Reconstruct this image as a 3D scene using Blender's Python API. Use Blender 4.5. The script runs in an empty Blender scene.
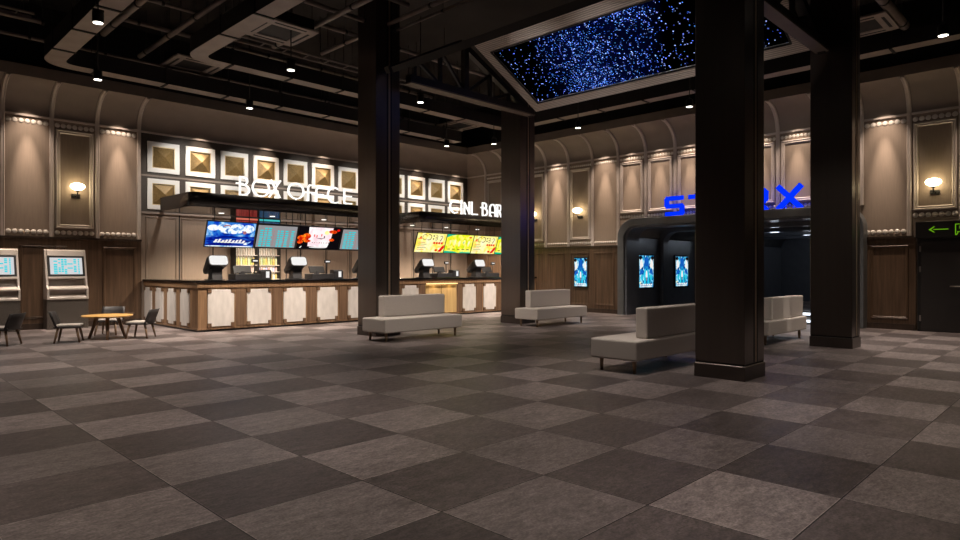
import bpy, bmesh, math, random
from mathutils import Vector, Matrix
random.seed(7)
PI = math.pi
sc = bpy.context.scene
COL = sc.collection

# ------------------------------------------------------------------ helpers
def lin(c):
    return tuple(((v/255.0)/12.92 if v/255.0 <= 0.04045 else ((v/255.0+0.055)/1.055)**2.4) for v in c)

class MB:
    """collects shapes of ONE mesh"""
    def __init__(self):
        self.v = []; self.f = []; self.m = []; self.s = []
    def add(self, vs, fs, mi=0, smooth=False, M=None):
        o = len(self.v)
        for p in vs:
            p = Vector(p)
            self.v.append(M @ p if M is not None else p)
        for f in fs:
            self.f.append([i+o for i in f]); self.m.append(mi); self.s.append(smooth)
        return self
    def box(self, x0, y0, z0, x1, y1, z1, mi=0, M=None):
        if x0 > x1: x0, x1 = x1, x0
        if y0 > y1: y0, y1 = y1, y0
        if z0 > z1: z0, z1 = z1, z0
        vs = [(x0,y0,z0),(x1,y0,z0),(x1,y1,z0),(x0,y1,z0),(x0,y0,z1),(x1,y0,z1),(x1,y1,z1),(x0,y1,z1)]
        fs = [(0,3,2,1),(4,5,6,7),(0,1,5,4),(1,2,6,5),(2,3,7,6),(3,0,4,7)]
        return self.add(vs, fs, mi, False, M)
    def prism(self, poly, a, b, axis='y', mi=0, M=None, smooth=False):
        """poly of 2D points extruded along axis from a to b; 2D coords are the two other axes in order"""
        def P(u, w, t):
            return {'x': (t,u,w), 'y': (u,t,w), 'z': (u,w,t)}[axis]
        n = len(poly)
        vs = [P(u,w,a) for u,w in poly] + [P(u,w,b) for u,w in poly]
        self.add(vs, [list(range(n))[::-1], list(range(n,2*n))], mi, False, M)
        self.add(vs, [(i,(i+1)%n,n+(i+1)%n,n+i) for i in range(n)], mi, smooth, M)
        return self
    def tube(self, pts, r, n=10, mi=0, M=None, r2=None):
        pts = [Vector(p) for p in pts]
        rings = []
        for i, p in enumerate(pts):
            d = (pts[min(i+1,len(pts)-1)] - pts[max(i-1,0)]).normalized()
            a = Vector((0,0,1)) if abs(d.z) < 0.9 else Vector((1,0,0))
            u = d.cross(a).normalized(); w = d.cross(u)
            rr = r if r2 is None else r+(r2-r)*i/max(1,len(pts)-1)
            rings.append([p + u*math.cos(2*PI*k/n)*rr + w*math.sin(2*PI*k/n)*rr for k in range(n)])
        vs = [p for R in rings for p in R]; fs = []
        for i in range(len(rings)-1):
            for k in range(n):
                fs.append((i*n+k, i*n+(k+1)%n, (i+1)*n+(k+1)%n, (i+1)*n+k))
        self.add(vs, fs, mi, True, M)
        self.add(vs, [list(range(n))[::-1], [(len(rings)-1)*n+k for k in range(n)]], mi, False, M)
        return self
    def lathe(self, prof, n=16, mi=0, M=None, cap=True):
        """prof: (radius, z)"""
        vs = []; fs = []
        for r, z in prof:
            for k in range(n):
                vs.append((r*math.cos(2*PI*k/n), r*math.sin(2*PI*k/n), z))
        for i in range(len(prof)-1):
            for k in range(n):
                fs.append((i*n+k, i*n+(k+1)%n, (i+1)*n+(k+1)%n, (i+1)*n+k))
        self.add(vs, fs, mi, True, M)
        if cap:
            self.add(vs, [list(range(n))[::-1], [(len(prof)-1)*n+k for k in range(n)]], mi, False, M)
        return self
    def quad(self, a, b, c, d, mi=0):
        return self.add([a,b,c,d], [(0,1,2,3)], mi)
    def build(self, name, mats, parent=None, bevel=0.0, seg=2, loc=None, kind=None):
        me = bpy.data.meshes.new(name)
        me.from_pydata([tuple(p) for p in self.v], [], self.f)
        if not isinstance(mats, (list, tuple)): mats = [mats]
        for m in mats: me.materials.append(m)
        for i, p in enumerate(me.polygons):
            p.material_index = self.m[i]; p.use_smooth = self.s[i]
        bm = bmesh.new(); bm.from_mesh(me)
        bmesh.ops.remove_doubles(bm, verts=bm.verts, dist=1e-5)
        if bevel > 0:
            ed = [e for e in bm.edges if len(e.link_faces) == 2 and e.calc_face_angle(0) > 0.5]
            bmesh.ops.bevel(bm, geom=ed, offset=bevel, segments=seg, profile=0.5, affect='EDGES')
        bmesh.ops.recalc_face_normals(bm, faces=bm.faces)
        bm.to_mesh(me); bm.free()
        o = bpy.data.objects.new(name, me); COL.objects.link(o)
        if parent is not None: o.parent = parent
        if loc is not None: o.location = loc
        if kind: o['kind'] = kind
        return o

def thing(name, label, cat, loc=(0,0,0), rz=0.0, group=None):
    o = bpy.data.objects.new(name, None); COL.objects.link(o)
    o.empty_display_size = 0.2
    o.location = loc; o.rotation_euler = (0,0,rz)
    tag(o, label, cat, group)
    return o
def tag(o, label, cat, group=None):
    o['label'] = label; o['category'] = cat
    if group: o['group'] = group
    return o
def struct(o):
    o['kind'] = 'structure'; return o
def dup(root, loc, label, rz=None, group=None):
    r = root.copy(); COL.objects.link(r); r.location = loc
    if rz is not None: r.rotation_euler = (0,0,rz)
    r['label'] = label
    if group: r['group'] = group
    for ch in list(root.children):
        c = ch.copy(); COL.objects.link(c); c.parent = r
        for g in list(ch.children):
            d = g.copy(); COL.objects.link(d); d.parent = c
    return r
ORD = ['first','second','third','fourth','fifth','sixth','seventh','eighth','ninth','tenth','eleventh','twelfth','thirteenth','fourteenth','fifteenth','sixteenth','seventeenth','eighteenth']

# ------------------------------------------------------------------ materials
def newmat(name):
    m = bpy.data.materials.new(name); m.use_nodes = True
    nt = m.node_tree; nt.nodes.clear()
    out = nt.nodes.new('ShaderNodeOutputMaterial')
    return m, nt, out
def N(nt, t, **kw):
    n = nt.nodes.new(t)
    for k, v in kw.items(): setattr(n, k, v)
    return n
def mth(nt, op, a, b=None, c=None):
    n = N(nt, 'ShaderNodeMath', operation=op)
    for i, x in enumerate((a, b, c)):
        if x is None: continue
        if isinstance(x, (int, float)): n.inputs[i].default_value = x
        else: nt.links.new(x, n.inputs[i])
    return n.outputs[0]
def pbr(name, col, rough=0.5, metal=0.0, var=0.12, scale=8.0, stretch=(1,1,1), bump=0.0, spec=0.5, coat=0.0):
    """plain material with a procedural noise in colour (and bump)"""
    m, nt, out = newmat(name)
    b = N(nt, 'ShaderNodeBsdfPrincipled')
    tc = N(nt, 'ShaderNodeTexCoord'); mp = N(nt, 'ShaderNodeMapping'); mp.inputs['Scale'].default_value = stretch
    nt.links.new(tc.outputs['Object'], mp.inputs['Vector'])
    no = N(nt, 'ShaderNodeTexNoise'); no.inputs['Scale'].default_value = scale; no.inputs['Detail'].default_value = 4
    nt.links.new(mp.outputs[0], no.inputs['Vector'])
    rp = N(nt, 'ShaderNodeValToRGB')
    rp.color_ramp.elements[0].position = 0.3; rp.color_ramp.elements[1].position = 0.7
    rp.color_ramp.elements[0].color = tuple(c*(1-var) for c in col)+(1,)
    rp.color_ramp.elements[1].color = tuple(min(1,c*(1+var)) for c in col)+(1,)
    nt.links.new(no.outputs['Fac'], rp.inputs[0])
    nt.links.new(rp.outputs[0], b.inputs['Base Color'])
    b.inputs['Roughness'].default_value = rough; b.inputs['Metallic'].default_value = metal
    b.inputs['Specular IOR Level'].default_value = spec
    b.inputs['Coat Weight'].default_value = coat
    if bump:
        bp = N(nt, 'ShaderNodeBump'); bp.inputs['Strength'].default_value = bump; bp.inputs['Distance'].default_value = 0.01
        nt.links.new(no.outputs['Fac'], bp.inputs['Height']); nt.links.new(bp.outputs[0], b.inputs['Normal'])
    nt.links.new(b.outputs[0], out.inputs[0])
    return m
def emit(name, col, s=1.0, var=0.0, scale=20.0):
    m, nt, out = newmat(name)
    e = N(nt, 'ShaderNodeEmission'); e.inputs['Color'].default_value = tuple(col)+(1,); e.inputs['Strength'].default_value = s
    if var:
        tc = N(nt, 'ShaderNodeTexCoord')
        no = N(nt, 'ShaderNodeTexNoise'); no.inputs['Scale'].default_value = scale
        nt.links.new(tc.outputs['Object'], no.inputs['Vector'])
        nt.links.new(mth(nt, 'MULTIPLY_ADD', no.outputs['Fac'], 2*var*s, s*(1-var)), e.inputs['Strength'])
    nt.links.new(e.outputs[0], out.inputs[0])
    return m
def emit_noise(name, stops, scale=3.0, s=1.0, detail=3.0, stretch=(1,1,1), dist=0.6):
    m, nt, out = newmat(name)
    tc = N(nt, 'ShaderNodeTexCoord'); mp = N(nt, 'ShaderNodeMapping'); mp.inputs['Scale'].default_value = stretch
    nt.links.new(tc.outputs['Object'], mp.inputs['Vector'])
    no = N(nt, 'ShaderNodeTexNoise'); no.inputs['Scale'].default_value = scale; no.inputs['Detail'].default_value = detail
    no.inputs['Distortion'].default_value = dist
    nt.links.new(mp.outputs[0], no.inputs['Vector'])
    rp = N(nt, 'ShaderNodeValToRGB'); cr = rp.color_ramp
    while len(cr.elements) < len(stops): cr.elements.new(0.5)
    for e, (p, c) in zip(cr.elements, stops): e.position = p; e.color = tuple(lin(c))+(1,)
    nt.links.new(no.outputs['Fac'], rp.inputs[0])
    e = N(nt, 'ShaderNodeEmission'); e.inputs['Strength'].default_value = s
    nt.links.new(rp.outputs[0], e.inputs['Color']); nt.links.new(e.outputs[0], out.inputs[0])
    return m
def wood(name, dark, light, rough=0.4, sc_=(14,14,0.7), spec=0.4):
    m, nt, out = newmat(name)
    b = N(nt, 'ShaderNodeBsdfPrincipled')
    tc = N(nt, 'ShaderNodeTexCoord'); mp = N(nt, 'ShaderNodeMapping'); mp.inputs['Scale'].default_value = sc_
    nt.links.new(tc.outputs['Object'], mp.inputs['Vector'])
    no = N(nt, 'ShaderNodeTexNoise'); no.inputs['Scale'].default_value = 1.0; no.inputs['Detail'].default_value = 5; no.inputs['Roughness'].default_value = 0.65
    nt.links.new(mp.outputs[0], no.inputs['Vector'])
    rp = N(nt, 'ShaderNodeValToRGB')
    rp.color_ramp.elements[0].position = 0.32; rp.color_ramp.elements[1].position = 0.68
    rp.color_ramp.elements[0].color = tuple(dark)+(1,); rp.color_ramp.elements[1].color = tuple(light)+(1,)
    nt.links.new(no.outputs['Fac'], rp.inputs[0]); nt.links.new(rp.outputs[0], b.inputs['Base Color'])
    b.inputs['Roughness'].default_value = rough; b.inputs['Specular IOR Level'].default_value = spec
    bp = N(nt, 'ShaderNodeBump'); bp.inputs['Strength'].default_value = 0.12; bp.inputs['Distance'].default_value = 0.004
    nt.links.new(no.outputs['Fac'], bp.inputs['Height']); nt.links.new(bp.outputs[0], b.inputs['Normal'])
    nt.links.new(b.outputs[0], out.inputs[0])
    return m

def floor_material():
    m, nt, out = newmat('floor_tiles')
    b = N(nt, 'ShaderNodeBsdfPrincipled')
    g = N(nt, 'ShaderNodeNewGeometry'); sp = N(nt, 'ShaderNodeSeparateXYZ'); nt.links.new(g.outputs['Position'], sp.inputs[0])
    u = mth(nt, 'DIVIDE', mth(nt, 'SUBTRACT', sp.outputs[0], 1.659), 1.0005)
    v = mth(nt, 'DIVIDE', mth(nt, 'SUBTRACT', sp.outputs[1], 2.956), 0.848)
    iu = mth(nt, 'FLOOR', u); iv = mth(nt, 'FLOOR', v)
    par = mth(nt, 'MULTIPLY', mth(nt, 'FRACT', mth(nt, 'MULTIPLY', mth(nt, 'ADD', iu, iv), 0.5)), 2.0)   # 0 light, 1 dark
    par = mth(nt, 'ROUND', par)
    cb = N(nt, 'ShaderNodeCombineXYZ'); nt.links.new(iu, cb.inputs[0]); nt.links.new(iv, cb.inputs[1])
    wn = N(nt, 'ShaderNodeTexWhiteNoise', noise_dimensions='3D'); nt.links.new(cb.outputs[0], wn.inputs['Vector'])
    rnd = wn.outputs['Value']
    # stone clouds, shifted tile by tile
    off = N(nt, 'ShaderNodeVectorMath', operation='MULTIPLY_ADD')
    nt.links.new(wn.outputs['Color'], off.inputs[0]); off.inputs[1].default_value = (7,7,7); nt.links.new(g.outputs['Position'], off.inputs[2])
    mp = N(nt, 'ShaderNodeMapping'); mp.inputs['Scale'].default_value = (1.0,2.0,1.0); nt.links.new(off.outputs[0], mp.inputs['Vector'])
    n1 = N(nt, 'ShaderNodeTexNoise'); n1.inputs['Scale'].default_value = 3.0; n1.inputs['Detail'].default_value = 8; n1.inputs['Roughness'].default_value = 0.7
    nt.links.new(mp.outputs[0], n1.inputs['Vector'])
    n2 = N(nt, 'ShaderNodeTexNoise'); n2.inputs['Scale'].default_value = 60.0; n2.inputs['Detail'].default_value = 3
    nt.links.new(g.outputs['Position'], n2.inputs['Vector'])
    mx = N(nt, 'ShaderNodeMix', data_type='RGBA')
    mx.inputs[6].default_value = (0.232,0.192,0.184,1); mx.inputs[7].default_value = (0.118,0.095,0.091,1)
    nt.links.new(par, mx.inputs[0])
    n3 = N(nt, 'ShaderNodeTexNoise'); n3.inputs['Scale'].default_value = 13.0; n3.inputs['Detail'].default_value = 6; n3.inputs['Roughness'].default_value = 0.75
    nt.links.new(mp.outputs[0], n3.inputs['Vector'])
    k = mth(nt, 'MULTIPLY', mth(nt, 'MULTIPLY_ADD', n1.outputs['Fac'], 1.7, 0.15), mth(nt, 'MULTIPLY_ADD', rnd, 0.45, 0.77))
    k = mth(nt, 'MULTIPLY', k, mth(nt, 'MULTIPLY_ADD', n3.outputs['Fac'], 2.2, -0.1))
    k = mth(nt, 'MULTIPLY', k, mth(nt, 'MULTIPLY_ADD', n2.outputs['Fac'], 1.4, 0.3))
    # grout, and a bevel highlight painted into the colour
    fu = mth(nt, 'FRACT', u); fv = mth(nt, 'FRACT', v)
    eu = mth(nt, 'MINIMUM', fu, mth(nt, 'SUBTRACT', 1.0, fu))
    ev = mth(nt, 'MULTIPLY', mth(nt, 'MINIMUM', fv, mth(nt, 'SUBTRACT', 1.0, fv)), 0.848)
    e = mth(nt, 'MINIMUM', eu, ev)
    gr = mth(nt, 'SMOOTH_MIN', mth(nt, 'DIVIDE', e, 0.006), 1.0, 0.2)
    k = mth(nt, 'MULTIPLY', k, mth(nt, 'MULTIPLY_ADD', mth(nt, 'GREATER_THAN', e, 0.0045), 0.92, 0.08))
    bevel_glint = mth(nt, 'MAXIMUM', mth(nt, 'MULTIPLY', mth(nt, 'GREATER_THAN', fu, 0.0045), mth(nt, 'LESS_THAN', fu, 0.0100)), mth(nt, 'MULTIPLY', mth(nt, 'GREATER_THAN', fv, 0.0053), mth(nt, 'LESS_THAN', fv, 0.0110)))
    k = mth(nt, 'MULTIPLY', k, mth(nt, 'MULTIPLY_ADD', bevel_glint, 0.8, 1.0))
    vm = N(nt, 'ShaderNodeVectorMath', operation='SCALE'); nt.links.new(mx.outputs[2], vm.inputs[0]); nt.links.new(k, vm.inputs['Scale'])
    nt.links.new(vm.outputs[0], b.inputs['Base Color'])
    nt.links.new(mth(nt, 'MULTIPLY_ADD', n1.outputs['Fac'], 0.25, 0.32), b.inputs['Roughness'])
    b.inputs['Specular IOR Level'].default_value = 0.33
    h = mth(nt, 'ADD', mth(nt, 'MULTIPLY', gr, 1.0), mth(nt, 'MULTIPLY', n2.outputs['Fac'], 0.06))
    bp = N(nt, 'ShaderNodeBump'); bp.inputs['Strength'].default_value = 0.35; bp.inputs['Distance'].default_value = 0.004
    nt.links.new(h, bp.inputs['Height']); nt.links.new(bp.outputs[0], b.inputs['Normal'])
    nt.links.new(b.outputs[0], out.inputs[0])
    return m

def stars_material():
    m, nt, out = newmat('starfield_screen')
    tc = N(nt, 'ShaderNodeTexCoord')
    no = N(nt, 'ShaderNodeTexNoise'); no.inputs['Scale'].default_value = 0.55; no.inputs['Detail'].default_value = 5; no.inputs['Distortion'].default_value = 0.4
    nt.links.new(tc.outputs['Object'], no.inputs['Vector'])
    # band of the galaxy across the middle of the screen
    sp = N(nt, 'ShaderNodeSeparateXYZ'); nt.links.new(tc.outputs['Object'], sp.inputs[0])
    dist = mth(nt, 'ABSOLUTE', mth(nt, 'SUBTRACT', sp.outputs[1], mth(nt, 'MULTIPLY_ADD', sp.outputs[0], 0.45, 0.1)))
    band = mth(nt, 'MAXIMUM', mth(nt, 'SUBTRACT', 1.0, mth(nt, 'DIVIDE', dist, 1.7)), 0.0)
    dens = mth(nt, 'MULTIPLY', band, mth(nt, 'MULTIPLY_ADD', no.outputs['Fac'], 4.0, -1.05))
    dens = mth(nt, 'MINIMUM', mth(nt, 'MAXIMUM', dens, 0.0), 1.0)
    def layer(scale, r0, thr0, thr1):
        vo = N(nt, 'ShaderNodeTexVoronoi'); vo.inputs['Scale'].default_value = scale; vo.inputs['Randomness'].default_value = 1.0
        nt.links.new(tc.outputs['Object'], vo.inputs['Vector'])
        hit = mth(nt, 'LESS_THAN', vo.outputs['Distance'], r0)
        sc2 = N(nt, 'ShaderNodeSeparateColor'); nt.links.new(vo.outputs['Color'], sc2.inputs[0])
        thr = mth(nt, 'MULTIPLY_ADD', dens, thr1-thr0, thr0)
        on = mth(nt, 'GREATER_THAN', sc2.outputs[0], thr)
        val = mth(nt, 'MULTIPLY', mth(nt, 'MULTIPLY', hit, on), mth(nt, 'MULTIPLY_ADD', sc2.outputs[1], 1.3, 0.2))
        return val, sc2.outputs[2]
    a, ca = layer(21.0, 0.31, 0.87, 0.50)
    b_, cb_ = layer(34.0, 0.36, 0.97, 0.52)
    def tint(val, c, c0, c1):
        mx = N(nt, 'ShaderNodeMix', data_type='RGBA'); mx.inputs[6].default_value = c0; mx.inputs[7].default_value = c1
        nt.links.new(c, mx.inputs[0])
        vm = N(nt, 'ShaderNodeVectorMath', operation='SCALE'); nt.links.new(mx.outputs[2], vm.inputs[0]); nt.links.new(val, vm.inputs['Scale'])
        return vm.outputs[0]
    t1 = tint(a, mth(nt, 'POWER', ca, 1.4), (0.03,0.08,0.9,1), (0.75,0.9,1.0,1))
    t2 = tint(b_, mth(nt, 'POWER', cb_, 1.6), (0.01,0.035,0.9,1), (0.16,0.48,1.0,1))
    neb = tint(mth(nt, 'MULTIPLY', dens, 0.03), ca, (0.02,0.05,0.6,1), (0.02,0.08,0.8,1))
    s1 = N(nt, 'ShaderNodeVectorMath', operation='ADD'); nt.links.new(t1, s1.inputs[0]); nt.links.new(t2, s1.inputs[1])
    s2 = N(nt, 'ShaderNodeVectorMath', operation='ADD'); nt.links.new(s1.outputs[0], s2.inputs[0]); nt.links.new(neb, s2.inputs[1])
    e = N(nt, 'ShaderNodeEmission'); nt.links.new(s2.outputs[0], e.inputs['Color']); e.inputs['Strength'].default_value = 1.6
    nt.links.new(e.outputs[0], out.inputs[0])
    return m

M = {}
M['floor'] = floor_material()
M['stars'] = stars_material()
M['wall'] = pbr('taupe_wall_fabric', (0.258,0.198,0.154), 0.6, var=0.06, scale=30, stretch=(1,1,0.1))
M['cove'] = pbr('taupe_plaster', (0.235,0.190,0.160), 0.7, var=0.05, scale=3)
M['darkpanel'] = pbr('dark_brown_fabric', (0.052,0.041,0.033), 0.6, var=0.08, scale=20)
M['trim'] = pbr('pale_moulding_paint', (0.54,0.468,0.425), 0.4, var=0.04, scale=5)
M['pearl'] = pbr('pearl_bead', (0.74,0.68,0.62), 0.35, var=0.05, scale=9)
M['fascia'] = pbr('brown_fascia_paint', (0.19,0.152,0.124), 0.6, var=0.08, scale=3)
M['wood'] = wood('walnut_panel', (0.062,0.036,0.021), (0.142,0.085,0.051))
M['woodbase'] = wood('dark_walnut_base', (0.028,0.018,0.013), (0.055,0.034,0.024))
M['cwood'] = wood('counter_timber', (0.15,0.085,0.045), (0.30,0.18,0.10), sc_=(26,26,0.9))
M['cdark'] = wood('counter_corner_timber', (0.10,0.057,0.033), (0.19,0.115,0.07), sc_=(26,26,0.9))
M['warmwood'] = wood('warm_lit_timber', (0.42,0.27,0.11), (0.60,0.42,0.19), sc_=(20,20,0.8))  # counter timber painted paler and yellower for the warm light on the doors
M['marble'] = pbr('white_marble', (0.60,0.56,0.53), 0.3, var=0.10, scale=3.0, stretch=(3,3,1))
M['black'] = pbr('black_stone', (0.006,0.005,0.005), 0.12, var=0.3, scale=25)
M['blackm'] = pbr('black_metal', (0.010,0.009,0.009), 0.45, var=0.2, scale=10)
M['plastic'] = pbr('charcoal_plastic', (0.025,0.024,0.026), 0.45, var=0.15, scale=12)
M['column'] = pbr('dark_bronze_steel', (0.16,0.135,0.12), 0.30, 0.9, var=0.05, scale=2.0, stretch=(6,6,0.15))
M['columnb'] = pbr('dark_bronze_plinth', (0.12,0.10,0.09), 0.35, 0.8, var=0.08, scale=3.0)
M['inlay'] = pbr('brushed_bronze_inlay', (0.50,0.38,0.27), 0.45, 0.8, var=0.1, scale=6, stretch=(6,6,0.2))
M['groove'] = pbr('black_groove', (0.006,0.006,0.006), 0.5)
M['bench'] = pbr('oatmeal_upholstery', (0.56,0.505,0.465), 0.85, var=0.10, scale=120, stretch=(1,1,1), bump=0.15)
M['brass'] = pbr('bronze_leg', (0.32,0.22,0.14), 0.4, 0.3, var=0.1, scale=8)
M['portal'] = pbr('gunmetal_panel', (0.13,0.135,0.14), 0.38, 0.2, var=0.1, scale=3)
M['portalin'] = pbr('blue_black_panel', (0.13,0.138,0.16), 0.28, 0.0, var=0.1, scale=3)
M['canopy'] = pbr('black_brown_lacquer', (0.012,0.010,0.009), 0.22, 0.0, var=0.1, scale=3)
M['canopyu'] = pbr('brown_soffit_paint', (0.035,0.028,0.022), 0.12, var=0.08, scale=3)
M['white'] = pbr('white_frame_paint', (0.78,0.77,0.75), 0.4, var=0.03, scale=6)
M['gold'] = pbr('gold_leaf', (0.225,0.148,0.056), 0.45, 0.25, var=0.22, scale=22, bump=0.25)
M['goldedge'] = pbr('pale_gold_fillet', (0.62,0.48,0.26), 0.4, 0.3, var=0.1, scale=20)
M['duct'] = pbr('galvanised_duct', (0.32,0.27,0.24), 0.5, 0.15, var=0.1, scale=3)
M['ductside'] = pbr('shade_black_and_grille', (0.012,0.010,0.010), 0.7, var=0.2, scale=3)  # black for grilles and flanges; on duct sides it stands for shade
M['pipe'] = pbr('painted_pipe', (0.24,0.20,0.18), 0.5, var=0.15, scale=4)
M['ceil'] = pbr('dark_slab', (0.035,0.029,0.025), 0.9, var=0.2, scale=1.2)
M['steel'] = pbr('black_truss_steel', (0.016,0.014,0.014), 0.5, var=0.2, scale=4)
M['chair'] = pbr('charcoal_shell', (0.030,0.026,0.026), 0.5, var=0.1, scale=15)
M['seat'] = pbr('pale_seat_pad', (0.42,0.38,0.35), 0.7, var=0.08, scale=40)
M['legwood'] = wood('brown_leg_timber', (0.16,0.10,0.06), (0.28,0.18,0.11), sc_=(30,30,2))
M['tabletop'] = wood('honey_table_top', (0.55,0.30,0.085), (0.72,0.42,0.13), sc_=(3,18,3))
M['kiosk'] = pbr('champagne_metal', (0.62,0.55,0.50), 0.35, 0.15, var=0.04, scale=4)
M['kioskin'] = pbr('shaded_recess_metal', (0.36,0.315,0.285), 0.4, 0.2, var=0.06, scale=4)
M['speckle'] = pbr('speckled_plinth', (0.10,0.085,0.074), 0.3, 0.0, var=0.9, scale=60)
M['door'] = pbr('charcoal_door_leaf', (0.030,0.026,0.025), 0.45, var=0.1, scale=2)
M['chrome'] = pbr('satin_steel', (0.5,0.47,0.44), 0.3, 1.0, var=0.05, scale=10)
M['e_white'] = emit('lamp_white', lin((255,250,240)), 1.6, 0.05)
M['e_lens'] = emit('lamp_lens', (1.0,0.93,0.84), 6.0, 0.05)
M['e_sconce'] = emit('glowing_glass', (1.0,0.80,0.46), 13.0, 0.05)
M['e_letter'] = emit('lit_white_letter', (1.0,0.98,0.94), 1.3, 0.04)
M['e_blue'] = emit('lit_blue_letter', lin((2,46,250)), 1.15, 0.04)
M['e_screenw'] = emit('screen_white', lin((245,243,240)), 1.0, 0.03)
M['e_grey'] = emit('screen_grey', lin((150,148,150)), 1.0, 0.03)
M['e_kgrey'] = emit('screen_pale_grey', lin((212,212,214)), 1.0, 0.03)
M['e_cyan'] = emit('screen_cyan', lin((10,214,226)), 1.0, 0.12, 40)
M['e_pinkg'] = emit('screen_dull_red', lin((190,120,122)), 0.9, 0.1)
M['e_teal'] = emit('screen_teal', lin((20,190,150)), 1.0, 0.05)
M['e_red'] = emit('screen_red', lin((225,20,10)), 1.1, 0.05)
M['e_dark'] = emit('screen_black', lin((14,10,14)), 1.0, 0.2)
M['e_brown'] = emit('screen_brown', lin((96,60,24)), 1.0, 0.1)
M['e_yellow'] = emit_noise('screen_yellow', [(0.3,(255,250,215)),(0.5,(255,246,150)),(0.62,(252,230,60)),(0.75,(255,252,230))], 3.2, 1.05)
M['e_lime'] = emit_noise('screen_lime', [(0.28,(150,225,30)),(0.45,(248,240,30)),(0.6,(255,250,120)),(0.75,(190,240,140))], 6.0, 1.05)
M['e_blueart'] = emit_noise('screen_blue_art', [(0.30,(4,20,110)),(0.44,(10,60,190)),(0.55,(60,150,230)),(0.66,(200,230,250)),(0.78,(255,255,255))], 3.0, 1.0, 5)
M['e_deepblue'] = emit_noise('screen_deep_blue', [(0.3,(2,6,80)),(0.5,(6,30,150)),(0.62,(30,90,200)),(0.78,(120,180,240))], 5.0, 1.0, 4, (0.5,1,2))
M['e_cloud'] = emit_noise('screen_cloud', [(0.33,(30,80,170)),(0.42,(150,195,240)),(0.52,(245,250,255)),(0.8,(255,255,255))], 8.0, 1.1, 4)
M['e_fire'] = emit_noise('screen_fire', [(0.30,(120,10,4)),(0.45,(215,35,8)),(0.6,(250,110,20)),(0.75,(255,190,60))], 9.0, 1.1, 4)
M['e_pinkw'] = emit_noise('screen_pale_pink', [(0.3,(250,205,215)),(0.5,(255,238,240)),(0.7,(255,255,255))], 4.0, 1.1)
M['e_poster'] = emit_noise('poster_blue_art', [(0.30,(4,10,30)),(0.42,(8,70,150)),(0.50,(30,175,225)),(0.58,(170,238,252)),(0.68,(255,255,255))], 12.0, 1.0, 5, (1,1,0.6))
M['e_green'] = emit('exit_green', lin((120,190,25)), 0.55, 0.05)
M['e_step'] = emit('step_light', (0.85,0.92,1.0), 2.2, 0.05)
M['e_warmstrip'] = emit('warm_strip', (1.0,0.70,0.30), 3.0, 0.05)
M['e_case'] = emit('lit_shelf_back', lin((235,215,180)), 0.55, 0.15, 5)
M['e_redbox'] = emit_noise('red_lightbox', [(0.3,(90,24,22)),(0.5,(150,50,46)),(0.7,(175,84,78))], 10.0, 1.0, 2, (3,1,0.1))
M['e_bluebox'] = emit_noise('blue_lightbox', [(0.3,(22,48,74)),(0.5,(40,84,120)),(0.7,(120,90,100))], 10.0, 1.0, 2, (3,1,0.1))
M['e_cyanedge'] = emit('cyan_shelf_edge', lin((70,190,190)), 1.0)
M['e_rededge'] = emit('coral_shelf_edge', lin((210,110,90)), 1.0)

# corrugated surround of the ceiling screen
def rib_material():
    m, nt, out = newmat('ribbed_ceiling_panel')
    b = N(nt, 'ShaderNodeBsdfPrincipled')
    tc = N(nt, 'ShaderNodeTexCoord')
    w = N(nt, 'ShaderNodeTexWave', wave_type='BANDS', bands_direction='X'); w.inputs['Scale'].default_value = 6.0; w.inputs['Distortion'].default_value = 0.0
    nt.links.new(tc.outputs['Object'], w.inputs['Vector'])
    rp = N(nt, 'ShaderNodeValToRGB')
    rp.color_ramp.elements[0].color = (0.42,0.36,0.33,1); rp.color_ramp.elements[1].color = (0.78,0.69,0.63,1)
    rp.color_ramp.elements[0].position = 0.15; rp.color_ramp.elements[1].position = 0.5
    nt.links.new(w.outputs['Fac'], rp.inputs[0]); nt.links.new(rp.outputs[0], b.inputs['Base Color'])
    b.inputs['Roughness'].default_value = 0.5
    bp = N(nt, 'ShaderNodeBump'); bp.inputs['Strength'].default_value = 0.4; bp.inputs['Distance'].default_value = 0.02
    nt.links.new(w.outputs['Fac'], bp.inputs['Height']); nt.links.new(bp.outputs[0], b.inputs['Normal'])
    nt.links.new(b.outputs[0], out.inputs[0])
    return m
M['rib'] = rib_material()

# ------------------------------------------------------------------ camera
YAW = 0.7785
cam_d = bpy.data.cameras.new('camera'); cam_d.lens = 24.0; cam_d.sensor_width = 36.0
cam = bpy.data.objects.new('camera', cam_d); COL.objects.link(cam)
cam.location = (0,0,1.5); cam.rotation_euler = (PI/2, 0, YAW-PI/2)
sc.camera = cam
sc.view_settings.view_transform = 'Standard'; sc.view_settings.look = 'None'
sc.view_settings.exposure = 0.0; sc.view_settings.gamma = 1.0; sc.view_settings.use_curve_mapping = False
w = bpy.data.worlds.new('world'); sc.world = w; w.use_nodes = True
w.node_tree.nodes['Background'].inputs[0].default_value = (0.01,0.009,0.008,1); w.node_tree.nodes['Background'].inputs[1].default_value = 0.3

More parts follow.
